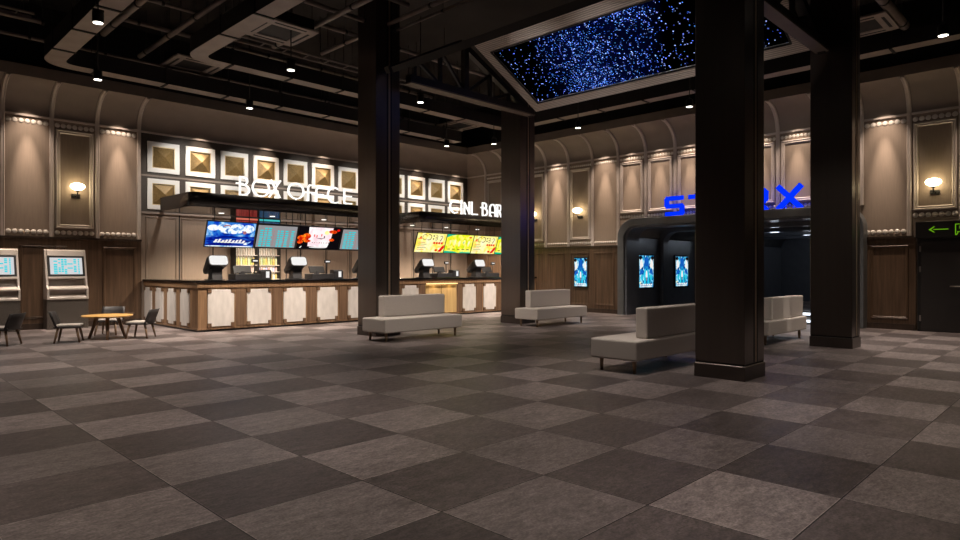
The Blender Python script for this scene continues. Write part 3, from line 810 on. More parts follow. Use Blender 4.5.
# ------------------------------------------------------------------ hanging screens
SY, SZ0, SH = 16.6, 2.097, 0.71
TILT = math.radians(20)
def screen_shell(label, x, width):
    """origin: bottom centre of the tilted screen; local x right, z up the screen, -y to the viewer"""
    t = thing('hanging_screen', label, 'screen', (x+width/2,SY,SZ0))
    t['group'] = 'screens hanging under the canopies'
    R = Matrix.Rotation(TILT,4,'X')
    h = MB().box(-width/2,-0.02,0,width/2,0.03,SH,0,R).build('housing', M['blackm'], t, 0.004, 1)
    for u in (-0.35, 0.35):
        MB().tube([(u*width,-0.215,SH*0.88),(u*width,-0.215,3.069-SZ0)],0.010,6).build('hanger', M['blackm'], t)
    return t, R
def pic(t, R, name, shapes, mats):
    """shapes: (polygon in screen metres, material index, layer)"""
    mb = MB()
    for poly, mi, layer in shapes:
        vs = [(p[0], -0.022-0.0012*layer, p[1]*SH/0.80) for p in poly]
        mb.add(vs, [list(range(len(vs)))], mi, False, R)
    me = mb
    o = me.build(name, mats, t)
    return o
def rct(x0,z0,x1,z1): return [(x0,z0),(x1,z0),(x1,z1),(x0,z1)]
def ell(cx,cz,rx,rz,n=14): return [(cx+rx*math.cos(2*PI*i/n), cz+rz*math.sin(2*PI*i/n)) for i in range(n)]
def timetable(label, x, width):
    t, R = screen_shell(label, x, width)
    a, b = -width/2+0.035, width/2-0.035
    S = [(rct(a,0.05,b,0.80-0.05),0,0)]
    W = b-a; rows = 9
    for c0, c1 in ((0.06,0.155),(0.17,0.245),(0.26,0.37),(0.50,0.56),(0.575,0.67),(0.70,0.79),(0.86,0.95)):
        for r in range(rows):
            z = 0.075+r*0.63/rows
            if r == rows-1 and not (0.15 < c0 < 0.3): continue
            wv = 0.72+0.28*random.random()
            S.append((rct(a+W*c0, z, a+W*(c0+(c1-c0)*wv), z+0.038),1,1))
    for c0 in (0.40,0.68):
        for r in range(rows-2):
            z = 0.12+r*0.63/rows
            S.append((rct(a+W*c0, z, a+W*(c0+0.018), z+0.04),2,1))
    pic(t, R, 'display', S, [M['e_grey'],M['e_cyan'],M['e_pinkg']])
def film_blue(label, x, width):
    t, R = screen_shell(label, x, width)
    a, b = -width/2+0.02, width/2-0.02; W = b-a
    S = [(rct(a,0.03,b,0.80-0.02),0,0), (rct(a,0.03,b,0.36),1,1)]
    for cx, cz, rx, rz in ((0.12,0.60,0.15,0.09),(0.35,0.62,0.20,0.12),(0.62,0.62,0.22,0.12),(0.85,0.60,0.16,0.13),(0.5,0.50,0.3,0.07)):
        S.append((ell(a+W*cx,cz,rx,rz),2,2))
    for k in range(9):      # a dynamic slanted title of white strokes
        u = a+W*(0.16+0.072*k); h = 0.10+0.02*math.sin(k*2.1)
        S.append(([(u,0.15),(u+0.06,0.15),(u+0.06+0.05,0.15+h),(u+0.05,0.15+h)],3,3))
    S.append(([(a+W*0.16,0.165),(a+W*0.84,0.145),(a+W*0.84,0.17),(a+W*0.16,0.19)],3,4))
    S.append(([(a+W*0.78,0.10),(a+W*0.86,0.10),(a+W*0.95,0.21),(a+W*0.86,0.19)],2,3))
    S.append((ell(a+W*0.40,0.66,0.10,0.04),4,3)); S.append((ell(a+W*0.78,0.48,0.05,0.05),4,3)); S.append((ell(a+W*0.41,0.63,0.085,0.035),2,4))
    S.append((rct(a,0.03,b,0.06),2,3))
    pic(t, R, 'display', S, [M['e_blueart'],M['e_deepblue'],M['e_cloud'],M['e_screenw'],M['e_pinkg']])
def film_red(label, x, width):
    t, R = screen_shell(label, x, width)
    a, b = -width/2+0.02, width/2-0.02; W = b-a
    S = [(rct(a,0.03,b,0.80-0.02),0,0)]
    S.append(([(a+W*0.25,0.12),(a+W*0.72,0.10),(a+W*0.78,0.40),(a+W*0.80,0.77),(a+W*0.22,0.77),(a+W*0.24,0.45)],1,1))
    for cx, cz, rx, rz in ((0.10,0.40,0.16,0.09),(0.20,0.46,0.13,0.10),(0.06,0.26,0.09,0.06),(0.22,0.30,0.12,0.05),(0.80,0.64,0.14,0.06),(0.80,0.36,0.09,0.05)):
        S.append((ell(a+W*cx,cz,rx,rz),2,2))
    S.append((ell(a+W*0.66,0.60,0.08,0.07),3,3)); S.append((ell(a+W*0.93,0.70,0.05,0.04),4,3))
    for u, v in ((0.36,0.5),(0.42,0.48),(0.53,0.52),(0.60,0.46)): S.append((rct(a+W*u,v-0.05,a+W*(u+0.025),v+0.03),4 if u<0.55 else 5,3))
    S.append(([(a+W*0.38,0.42),(a+W*0.55,0.37),(a+W*0.66,0.44),(a+W*0.56,0.40)],5,3))
    for k in range(8): S.append((rct(a+W*(0.34+0.055*k),0.235,a+W*(0.36+0.055*k),0.26),5,3))
    S.append((ell(a+W*0.5,0.09,0.30,0.025),6,3)); S.append(([(a+W*0.06,0.06),(a+W*0.09,0.06),(a+W*0.12,0.12),(a+W*0.10,0.12)],6,3))
    pic(t, R, 'display', S, [M['e_dark'],M['e_pinkw'],M['e_fire'],M['e_yellow'],M['e_red'],M['e_dark'],M['e_screenw']])
def menu_yellow(label, x, width):
    t, R = screen_shell(label, x, width)
    a, b = -width/2+0.012, width/2-0.012; W = b-a
    S = [(rct(a,0.02,b,0.80-0.02),0,0)]
    # brown numerals like ring, dots, hook along the top
    for u, v in ((0.32,0.62),(0.36,0.62)):
        pass
    def ring(cx, cz, r, w_, a0, a1, n=12):
        out = []
        for i in range(n):
            p, q = a0+(a1-a0)*i/n, a0+(a1-a0)*(i+1)/n
            S.append(([(cx+r*math.cos(p),cz+r*math.sin(p)),(cx+r*math.cos(q),cz+r*math.sin(q)),(cx+(r-w_)*math.cos(q),cz+(r-w_)*math.sin(q)),(cx+(r-w_)*math.cos(p),cz+(r-w_)*math.sin(p))],1,1))
    ring(a+W*0.40,0.62,0.12,0.025,D_(-120),D_(110)); ring(a+W*0.26,0.62,0.11,0.018,D_(40),D_(320))
    for v in (0.56,0.68): S.append((ell(a+W*0.56,v,0.03,0.03),1,1))
    ring(a+W*0.66,0.65,0.055,0.018,D_(-150),D_(140)); ring(a+W*0.66,0.56,0.055,0.018,D_(-140),D_(150))
    ring(a+W*0.83,0.64,0.06,0.02,D_(-60),D_(180)); S.append(([(a+W*0.80,0.48),(a+W*0.83,0.48),(a+W*0.86,0.60),(a+W*0.84,0.60)],1,1))
    for k in range(4): S.append((rct(a+W*(0.58+0.09*k),0.36,a+W*(0.65+0.09*k),0.44),2,1))
    S.append(([(a+W*0.78,0.05),(a+W*0.90,0.05),(b-0.01,0.20),(b-0.01,0.34),(a+W*0.90,0.26),(a+W*0.84,0.14)],2,1))
    S.append((ell(a+W*0.73,0.11,0.06,0.045),2,1))
    for k in range(5): S.append((rct(a+W*0.07,0.12+0.07*k,a+W*(0.30+0.06*(k%2)),0.135+0.07*k),1 if k%2 else 3,1))
    S.append(([(a+W*0.08,0.60),(a+W*0.12,0.66),(a+W*0.16,0.60),(a+W*0.12,0.54)],3,2)); S.append((rct(a+W*0.04,0.54,a+W*0.18,0.57),3,1))
    pic(t, R, 'display', S, [M['e_yellow'],M['e_brown'],M['e_red'],M['e_fire']])
def menu_lime(label, x, width):
    t, R = screen_shell(label, x, width)
    a, b = -width/2+0.012, width/2-0.012; W = b-a
    S = [(rct(a,0.02,b,0.80-0.02),0,0),([(a,0.02),(a+W*0.55,0.02),(a+W*0.35,0.08),(a,0.10)],1,1),([(a,0.80-0.02),(a,0.80-0.15),(a+W*0.18,0.80-0.06),(a+W*0.35,0.80-0.02)],1,1)]
    for k in range(5):
        S.append((ell(a+W*(0.14+0.18*k),0.42+0.03*(k%2),0.055,0.13),2,1)); S.append((rct(a+W*(0.10+0.18*k),0.16,a+W*(0.20+0.18*k),0.19),3,1))
    S.append((ell(a+W*0.88,0.68,0.07,0.03),4,2)); S.append((ell(a+W*0.66,0.46,0.02,0.04),1,3)); S.append((ell(a+W*0.30,0.30,0.02,0.02),4,3))
    S.append(([(a+W*0.55,0.02),(b,0.02),(b,0.06),(a+W*0.62,0.07)],1,1))
    pic(t, R, 'display', S, [M['e_lime'],M['e_teal'],M['e_yellow'],M['e_brown'],M['e_red']])
film_blue('hanging screen with blue and white film artwork, leftmost above the counter', 6.71, 1.33)
timetable('grey screen of cyan timetable cells, between the blue and red film screens', 8.06, 1.23)
film_red('hanging screen with red and white film artwork, right of the timetable', 9.30, 1.42)
timetable('grey screen of cyan timetable cells, beside the left column', 10.73, 1.33)
menu_yellow('yellow menu screen with red food picture, leftmost over the snack counter', 13.65, 1.32)
menu_lime('lime and yellow menu screen between two yellow menus', 14.98, 1.31)
menu_yellow('yellow menu screen with red food picture, right of the lime menu', 16.30, 1.26)
menu_lime('lime menu screen at the right end, mostly hidden by the far column', 17.57, 1.25)

# ------------------------------------------------------------------ back bar: lit shelves with bottles
BX0, BX1, BYB = 8.66, 10.16, YW-0.02
bt = thing('back_bar_shelf', 'tall lit bottle shelf on the wall behind the box office counter', 'shelf', (BX0,BYB,0))
W_ = BX1-BX0
for a, b in ((0,0.03),(W_/2-0.03,W_/2+0.03),(W_-0.03,W_)): MB().box(a,-0.34,0,b,0,3.16).build('upright', M['blackm'], bt)
MB().box(0.03,-0.33,3.10,W_-0.03,0,3.155).build('top_board', M['blackm'], bt); MB().box(0.03,-0.33,0,W_-0.03,0,0.9).build('base_cabinet', M['blackm'], bt)
MB().box(0.03,-0.02,0.9,W_-0.03,-0.012,2.55).build('lit_back', M['e_case'], bt)
SHZ = (1.22,1.45,1.66,1.97)
for z in SHZ+(2.28,2.58):
    for h in (0,1):
        MB().box(0.03+h*W_/2,-0.32,z-0.02,W_/2-0.03+h*W_/2,-0.02,z).build('shelf_board', M['kiosk'], bt)
MB().box(0.03,-0.30,2.59,W_/2-0.03,-0.28,3.02).build('red_light_panel', M['e_redbox'], bt)
MB().box(W_/2+0.03,-0.30,2.59,W_-0.03,-0.28,3.02).build('blue_light_panel', M['e_bluebox'], bt)
MB().box(0.03,-0.345,3.045,W_/2-0.03,-0.335,3.10).build('coral_light_edge', M['e_rededge'], bt)
MB().box(W_/2+0.03,-0.345,3.045,W_-0.03,-0.335,3.10).build('cyan_light_edge', M['e_cyanedge'], bt)
bcol = [[(0.75,0.72,0.66),(0.80,0.70,0.62)],[(0.55,0.62,0.22),(0.80,0.62,0.20),(0.60,0.70,0.45)],[(0.75,0.45,0.42),(0.85,0.72,0.70),(0.55,0.55,0.85)],[(0.80,0.80,0.70),(0.62,0.50,0.20)]]
bm_c = {}
def bottle_mat(c, r):
    k = (c, r)
    if k not in bm_c: bm_c[k] = pbr('bottle_glass', c, 0.15, 0.0, var=0.1, scale=6)
    return bm_c[k]
capm = pbr('dark_bottle_cap', (0.05,0.05,0.05), 0.4)
protos = {}
rown = {0:'lowest visible shelf',1:'second shelf up',2:'third shelf up',3:'uppermost visible shelf'}
hts = (0.20,0.18,0.28,0.28)
for r, z in enumerate(SHZ):
    for h in (0,1):
        for k in range(8):
            c = bcol[3-r][(k*7+h) % len(bcol[3-r])] if r < 3 else bcol[0][k % 2]
            if r == 2: c = bcol[1][(k+h) % 3]
            if r == 1: c = bcol[2][(k+h*2) % 3]
            if r == 0: c = bcol[3][k % 2]
            key = (r, c)
            loc = (BX0+0.075+h*W_/2+k*0.082, BYB-0.22, z)
            lab = '%s bottle from the left on the %s, %s half of the back bar' % (ORD[k], rown[r], ('left','right')[h])
            grp = 'bottles on the lit back bar shelves'
            if key not in protos:
                t = thing('bottle', lab, 'bottle', loc, 0, grp); H = hts[r]; R_ = 0.033
                MB().lathe([(R_*0.9,0),(R_,0.01),(R_,H*0.58),(R_*0.75,H*0.68),(R_*0.36,H*0.76),(R_*0.34,H*0.93)],10).build('body', bottle_mat(c, r), t)
                MB().lathe([(R_*0.42,H*0.92),(R_*0.42,H)],8).build('cap', capm, t)
                protos[key] = t
            else: dup(protos[key], loc, lab, None, grp)
spot(((BX0+BX1)/2, BYB-0.9, 2.05), 8, 60, 1.0, ((BX0+BX1)/2, BYB, 1.6), (1.0,0.92,0.8), 0.1)

# ------------------------------------------------------------------ entrance portal and corridor
PXF = 18.50
t = thing('entrance_portal', 'gunmetal entrance portal with rounded corners in the right wall', 'portal', (XW,8.15,0))
PA, PB, PH = 4.50-8.15, 11.79-8.15, 3.20
def arch(o, r, n=8):
    """closed outline (y, z) of the arch shrunk by o, from the floor up, over and down"""
    a, b, h = PA+o, PB-o, PH-o
    pts = [(a,0.0)]
    for i in range(n+1):
        q = PI-i*PI/2/n; pts.append((a+r+r*math.cos(q), h-r+r*math.sin(q)))
    for i in range(n+1):
        q = PI/2-i*PI/2/n; pts.append((b-r+r*math.cos(q), h-r+r*math.sin(q)))
    pts.append((b,0.0))
    return pts
def arch_ring(mb, o0, r0, o1, r1, x0, x1):
    A, B = arch(o0, r0), arch(o1, r1); n = len(A)
    vs = [(x0,)+p for p in A]+[(x0,)+p for p in B]+[(x1,)+p for p in A]+[(x1,)+p for p in B]
    fs = []
    for i in range(n-1):
        fs += [(i,i+1,n+i+1,n+i),(2*n+i,3*n+i,3*n+i+1,2*n+i+1),(i,2*n+i,2*n+i+1,i+1),(n+i,n+i+1,3*n+i+1,3*n+i)]
    for i in (0,n-1): fs.append((i,n+i,3*n+i,2*n+i))
    mb.add(vs, fs, 0, False)
    return mb
arch_ring(MB(), 0.0, 0.62, 0.24, 0.45, PXF-XW, 0.25).build('surround', M['portal'], t, 0.02, 2)
arch_ring(MB(), 0.19, 0.50, 0.30, 0.42, PXF-XW+0.10, 0.5).build('inner_lip', M['portalin'], t, 0.01, 1)
t['group'] = 'entrance'; del t['group']
CL, CR, CH, CE = 11.62, 4.62, 3.02, 33.0
struct(MB().box(XW+0.2,CL,0,CE,CL+0.2,3.4).build('wall_corridor_left', M['portalin']))
struct(MB().box(XW+0.2,CR-0.2,0,CE,CR,3.4).build('wall_corridor_right', M['portalin']))
struct(MB().box(CE,CR-0.2,0,CE+0.2,CL+0.2,3.4).build('wall_corridor_end', M['portalin']))
struct(MB().box(XW+0.2,CR-0.2,CH,CE,CL+0.2,CH+0.2).build('ceiling_corridor', M['portalin']))
struct(MB().box(XW+0.2,CR-0.2,-0.15,CE+0.2,CL+0.2,0.0).build('floor_corridor', M['floor']))
def corridor_rib(x0, x1, label):
    o = MB(); A = []
    def prof(y1, y0, h, r, n=8):
        p = [(y1,0.0)]
        for i in range(n+1):
            q = i*PI/2/n; p.append((y1-r+r*math.cos(q), h-r+r*math.sin(q)))
        for i in range(n+1):
            q = PI/2+i*PI/2/n; p.append((y0+r+r*math.cos(q), h-r+r*math.sin(q)))
        p.append((y0,0.0)); return p
    A = prof(CL-0.005, CR+0.005, CH-0.005, 0.02); B = prof(CL-0.16, CR+0.16, CH-0.16, 0.42); n = len(A)
    vs = [(x0,)+p for p in A]+[(x0,)+p for p in B]+[(x1,)+p for p in A]+[(x1,)+p for p in B]; fs = []
    for i in range(n-1):
        fs += [(i,i+1,n+i+1,n+i),(2*n+i,3*n+i,3*n+i+1,2*n+i+1),(i,2*n+i,2*n+i+1,i+1),(n+i,n+i+1,3*n+i+1,3*n+i)]
    for i in (0,n-1): fs.append((i,n+i,3*n+i,2*n+i))
    o.add(vs, fs)
    trim(o, M['portalin'], 0.02)
for x in (21.0,23.75,26.5,29.3): corridor_rib(x, x+0.38, '')
# rounded cornice along the corridor's left wall
co = MB(); r = 0.40; pr = [(CL-0.01,CH-0.01)]+[(CL-0.01-r+r*math.cos(i*PI/16), CH-0.01-r+r*math.sin(i*PI/16)) for i in range(9)]
co.prism([(y,z) for y,z in pr], XW+0.5, CE-0.02, 'x', 0, None, True); trim(co, M['portal'])
cl = None
for x in (24.2,27.7,31.2):
    lab = 'long ceiling lamp in the dark entrance corridor, %s one in' % {24.2:'first',27.7:'second',31.2:'third'}[x]
    c = thing('corridor_lamp', lab, 'ceiling lamp', (x,8.75,CH-0.05), 0, 'corridor ceiling lamps')
    MB().box(-0.13,-0.42,0.02,0.13,0.42,0.05).build('frame', M['blackm'], c)
    MB().box(-0.08,-0.36,0.0,0.08,0.36,0.022).build('diffuser', M['e_lens'], c)
    point((x,8.75,CH-0.25), 10, (0.75,0.85,1.0), 0.15)
st = thing('entrance_steps', 'dark steps with white light strips inside the entrance', 'steps', (XW-0.15,5.95,0))
for k in range(2):
    MB().box(0.10+0.38*k,-1.15,0.0,1.2,1.35,0.17*(k+1)).build('step', M['portal'], st, 0.006, 1)
    MB().box(0.085+0.38*k,-1.13,0.17*k+0.06,0.10+0.38*k,1.33,0.17*k+0.13).build('light_strip', M['e_step'], st)
# posters
def poster(label, F_loc, rz, w_, h_):
    t = thing('poster_screen', label, 'poster', F_loc, rz, 'blue film poster screens')
    MB().box(-w_/2,-0.05,0,w_/2,0,h_).build('frame', M['blackm'], t, 0.006, 1)
    sx, sz = w_/0.62, h_/1.10
    S = [(rct(-0.27,0.05,0.27,1.05),0,0)]
    S.append((ell(0,0.93,0.07,0.09),2,2)); S.append(([(-0.10,0.62),(0.10,0.62),(0.08,0.95),(-0.08,0.95)],2,1))
    S.append(([(-0.10,0.15),(0.11,0.15),(0.09,0.5),(0.03,0.72),(-0.04,0.72),(-0.10,0.5)],1,1))
    for sg_ in (-1,1):
        S.append(([(sg_*0.12,0.72),(sg_*0.25,0.60),(sg_*0.25,0.86),(sg_*0.18,0.97)],3,1))
        S.append(([(sg_*0.10,0.52),(sg_*0.26,0.42),(sg_*0.24,0.56),(sg_*0.13,0.64)],2,1))
        S.append((ell(sg_*0.17,0.36,0.05,0.10),1,1)); S.append((ell(sg_*0.22,0.98,0.06,0.06),4,1))
    S.append((ell(0.0,0.42,0.035,0.16),3,2)); S.append((ell(0.0,0.62,0.03,0.035),2,3)); S.append(([(-0.03,0.16),(-0.005,0.16),(0,0.36),(-0.03,0.36)],4,3)); S.append(([(0.01,0.16),(0.035,0.16),(0.04,0.36),(0.01,0.36)],2,3))
    for k in range(6): S.append((rct(-0.24+0.08*k,0.11,-0.18+0.08*k,0.155),3,2))
    S.append((rct(-0.20,0.065,0.22,0.09),3,2)); S.append((ell(-0.23,0.20,0.03,0.03),5,2))
    mb = MB()
    for poly, mi, layer in S: mb.add([(p[0]*sx,-0.052-0.0012*layer,p[1]*sz) for p in poly], [list(range(len(poly)))], mi)
    mb.build('picture', [M['e_poster'],emit('poster_cyan',lin((40,200,230)),1.0,0.3,12),emit('poster_blue',lin((20,95,190)),1.0,0.3,12),M['e_screenw'],M['e_dark'],M['e_yellow']], t)
    return t
poster('blue film poster screen on the walnut wall left of the entrance', RW(13.49,0.055,0.87), -PI/2, 0.62, 1.10)
poster('blue film poster screen inside the entrance, nearer one on its left wall', (20.02,CL,0.84), 0, 1.10, 1.22)
poster('blue film poster screen inside the entrance, deeper one on its left wall', (22.62,CL,0.84), 0, 1.10, 1.22)
# sign letters on the portal
def bold(mb, pts, w_, Wd, H, d=0.05):
    stroke(mb, pts, w_, -Wd/2, 0.0, H, Wd, d)
sg_t = thing('letter_sign', 'bright blue STARX letters standing on top of the entrance portal', 'sign', (PXF+0.10,10.1,3.20), -PI/2)
SGL = {'S': [[(0.94,0.92),(0.10,0.92),(0.06,0.86),(0.06,0.56),(0.10,0.50),(0.90,0.50),(0.94,0.44),(0.94,0.14),(0.90,0.08),(0.06,0.08)]],
 'T': [[(0.0,0.92),(1.0,0.92)],[(0.5,0.92),(0.5,0.0)]],
 'A': [[(0.04,0.0),(0.42,0.92),(0.58,0.92),(0.96,0.0)],[(0.2,0.3),(0.8,0.3)]],
 'R': [[(0.06,0.0),(0.06,0.92),(0.86,0.92),(0.94,0.84),(0.94,0.52),(0.86,0.42),(0.10,0.42)],[(0.55,0.42),(0.95,0.0)]],
 'X': [[(0.05,0.0),(0.95,1.0)],[(0.05,1.0),(0.95,0.0)]]}
for ch, x in (('S',0.04),('T',0.86),('A',1.70),('R',2.58),('X',3.46)):
    wd = 0.58 if ch != 'X' else 0.62
    mb = MB()
    for s in SGL[ch]: stroke(mb, s, 0.125 if ch != 'X' else 0.14, x, 0.02, 0.58, wd, 0.045)
    mb.box(x+0.20,-0.015,-0.01,x+0.23,0.015,0.06); mb.box(x+0.40,-0.015,-0.01,x+0.43,0.015,0.06)
    mb.build('letter', M['e_blue'], sg_t)

# ------------------------------------------------------------------ exit door and sign
dm = MB(); wbox(dm, RW, 1.30, 3.40, 0, 0.10, 0, 2.27); d_ = struct(dm.build('door_1', M['blackm']))
for a, b in ((1.36,2.335),(2.345,3.33)):
    lf = MB(); wbox(lf, RW, a, b, 0.10, 0.115, 0.01, 2.20); struct(lf.build('door_leaf', M['door'], d_, 0.004, 1))
hm = MB()
for z in (0.25,1.45,1.95): wbox(hm, RW, 3.325, 3.36, 0.112, 0.13, z, z+0.14)
struct(hm.build('door_hinge', M['chrome'], d_))
hm = MB()
for a, b in ((2.42,2.74),(1.94,2.26)):
    hm.tube([RW(a,0.17,1.11),RW(b,0.17,1.11)],0.014,8); hm.tube([RW(a+0.02,0.11,1.11),RW(a+0.02,0.17,1.11)],0.012,8); hm.tube([RW(b-0.02,0.11,1.11),RW(b-0.02,0.17,1.11)],0.012,8)
struct(hm.build('door_handle', M['chrome'], d_))
ex = thing('exit_sign', 'black exit sign with green arrow and pictogram above the dark door', 'sign', RW(3.43,0,2.28), -PI/2)
MB().box(0,-0.16,0,2.14,0,0.40).build('board', M['blackm'], ex, 0.004, 1)
a = MB(); y0 = -0.165
a.box(0.36,y0,0.190,0.66,y0+0.006,0.212)
a.prism([(0.265,0.2),(0.37,0.275),(0.40,0.275),(0.32,0.2),(0.40,0.127),(0.37,0.127)], y0, y0+0.006, 'y')
a.build('arrow', M['e_green'], ex)
a = MB()
a.box(0.79,y0,0.05,0.81,y0+0.006,0.32); a.box(0.79,y0,0.30,1.15,y0+0.006,0.32); a.box(1.13,y0,0.05,1.15,y0+0.006,0.32)
a.box(0.87,y0,0.20,1.06,y0+0.006,0.222); a.box(0.87,y0,0.20,0.89,y0+0.006,0.27); a.box(0.83,y0,0.12,1.0,y0+0.006,0.14); a.prism([(0.80,0.05),(0.84,0.12),(0.86,0.12),(0.83,0.05)],y0,y0+0.006,'y')
a.build('pictogram', M['e_green'], ex)

# ------------------------------------------------------------------ ticket kiosks
def make_kiosk():
    t = thing('ticket_kiosk', '', 'kiosk')
    W = 0.915
    MB().box(0.0,0.0,0,W,0.42,0.76).build('plinth', M['speckle'], t, 0.008, 1)
    def side(x0, x1, nm, mat, poly): return MB().prism(poly, x0, x1, 'x').build(nm, mat, t, 0.008, 1)
    # profile (depth from the front, height): leaning upper body
    prof = [(-0.03,0.75),(-0.03,1.02),(0.06,1.10),(0.30,2.0),(0.34,2.03),(0.42,2.03),(0.42,0.75)]
    inner = [(0.13,0.75),(0.13,1.02),(0.22,1.10),(0.41,1.86),(0.42,1.86),(0.42,0.75)]
    side(0.0,0.05,'side_panel',M['kiosk'],prof); side(W-0.05,W,'side_panel',M['kiosk'],prof)
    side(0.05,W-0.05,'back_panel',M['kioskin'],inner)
    side(0.05,W-0.05,'top_panel',M['kiosk'],[(0.235,1.86),(0.285,2.0),(0.33,2.03),(0.42,2.03),(0.42,1.86)])
    side(0.05,W-0.05,'shelf',M['kiosk'],[(-0.02,0.99),(-0.02,1.03),(0.055,1.09),(0.30,1.09),(0.30,0.99)])
    side(0.05,W-0.05,'lower_lip',M['kiosk'],[(-0.03,0.75),(-0.03,0.81),(0.10,0.86),(0.25,0.86),(0.25,0.75)])
    side(0.05,W-0.05,'screen_sill',M['kiosk'],[(0.085,1.28),(0.10,1.34),(0.42,1.34),(0.42,1.28)])
    # tilted screen
    ang = math.atan2(0.24,0.90)
    R = Matrix.Translation((0,0.105,1.34)) @ Matrix.Rotation(-ang,4,'X')
    h = MB().box(0.05,-0.005,0.0,W-0.05,0.03,0.535,0,R).build('screen_bezel', M['blackm'], t)
    S = MB()
    S.add([(x,-0.008,z) for x, z in rct(0.10,0.05,W-0.10,0.49)],[(0,1,2,3)],0,False,R)
    for c0, c1 in ((0.18,0.26),(0.28,0.33),(0.345,0.40),(0.415,0.47),(0.62,0.68),(0.72,0.75)):
        for r in range(9):
            if random.random() < 0.12: continue
            z = 0.065+r*0.045; S.add([(x,-0.010,zz) for x, zz in rct(c0,z,c1,z+0.032)],[(0,1,2,3)],1,False,R)
    for z in (0.20,0.31): S.add([(x,-0.010,zz) for x, zz in rct(0.48,z,0.60,z+0.03)],[(0,1,2,3)],1,False,R)
    S.build('display', [M['e_kgrey'],M['e_cyan']], h)
    return t
kg = 'self service ticket kiosks'
k1 = make_kiosk(); k1.location = (3.79,18.96,0); k1['label'] = 'champagne ticket kiosk with cyan timetable, behind the round table'; k1['group'] = kg
dup(k1, (2.33,18.96,0), 'champagne ticket kiosk cut off at the left edge of the photo', None, kg)

# ------------------------------------------------------------------ table and chairs
tb = thing('round_table', 'low round table with honey coloured top and splayed timber legs', 'table', (4.25,15.65,0))
MB().lathe([(0.45,0.478),(0.492,0.492),(0.497,0.505),(0.492,0.515)],40).build('tabletop', M['tabletop'], tb)
for a_ in (D_(255), D_(15), D_(135)):
    c_, s_ = math.cos(a_), math.sin(a_)
    MB().tube([(0.22*c_,0.22*s_,0.49),(0.40*c_,0.40*s_,0.0)],0.042,10,0,None,0.028).build('leg', M['legwood'], tb)
MB().lathe([(0.24,0.455),(0.25,0.48)],20).build('under_frame', M['legwood'], tb)
def make_chair():
    """faces +x, origin on the floor under the seat centre"""
    t = thing('lounge_chair', '', 'chair')
    MB().box(-0.22,-0.24,0.305,0.26,0.24,0.335).build('seat_shell', M['chair'], t, 0.012, 2)
    MB().box(-0.20,-0.225,0.332,0.25,0.225,0.372).build('seat_pad', M['seat'], t, 0.016, 2)
    # curved backrest leaning back
    mb = MB(); n = 8; vs = []
    for j, (z, lean, hw) in enumerate(((0.315,-0.20,0.245),(0.42,-0.235,0.25),(0.54,-0.28,0.25),(0.635,-0.315,0.24))):
        for off in (0.0,-0.03):
            for i in range(n+1):
                u = -1+2*i/n
                vs.append((lean+off+0.06*u*u, u*hw, z))
    m_ = n+1
    fs = []
    for j in range(3):
        a, b = j*2*m_, (j+1)*2*m_
        for i in range(n):
            fs += [(a+i,a+i+1,b+i+1,b+i),(a+m_+i,b+m_+i,b+m_+i+1,a+m_+i+1)]
        fs += [(a,b,b+m_,a+m_),(a+n,a+m_+n,b+m_+n,b+n)]
    for i in range(n): fs += [(i,m_+i,m_+i+1,i+1),(3*2*m_+i,3*2*m_+i+1,3*2*m_+m_+i+1,3*2*m_+m_+i)]
    mb.add(vs, fs, 0, True); mb.build('backrest', M['chair'], t)
    for sx, sy in ((1,1),(1,-1),(-1,1),(-1,-1)):
        MB().tube([(sx*0.16+0.02,sy*0.18,0.31),(sx*0.225+0.02,sy*0.225,0.0)],0.028,8,0,None,0.017).build('leg', M['legwood'], t)
    return t
cg = 'charcoal lounge chairs with pale seats'
ch = make_chair(); ch.location = (3.47,15.50,0); ch.rotation_euler = (0,0,D_(-22)); ch['label'] = 'charcoal chair left of the round table, seat towards the table'; ch['group'] = cg
dup(ch, (4.84,15.31,0), 'charcoal chair right of the round table, beside the counter end', D_(140), cg)
dup(ch, (4.55,16.60,0), 'charcoal chair behind the round table, facing us', D_(235), cg)
dup(ch, (2.42,15.74,0), 'charcoal chair at the left edge of the photo, facing out of it', D_(140), cg)

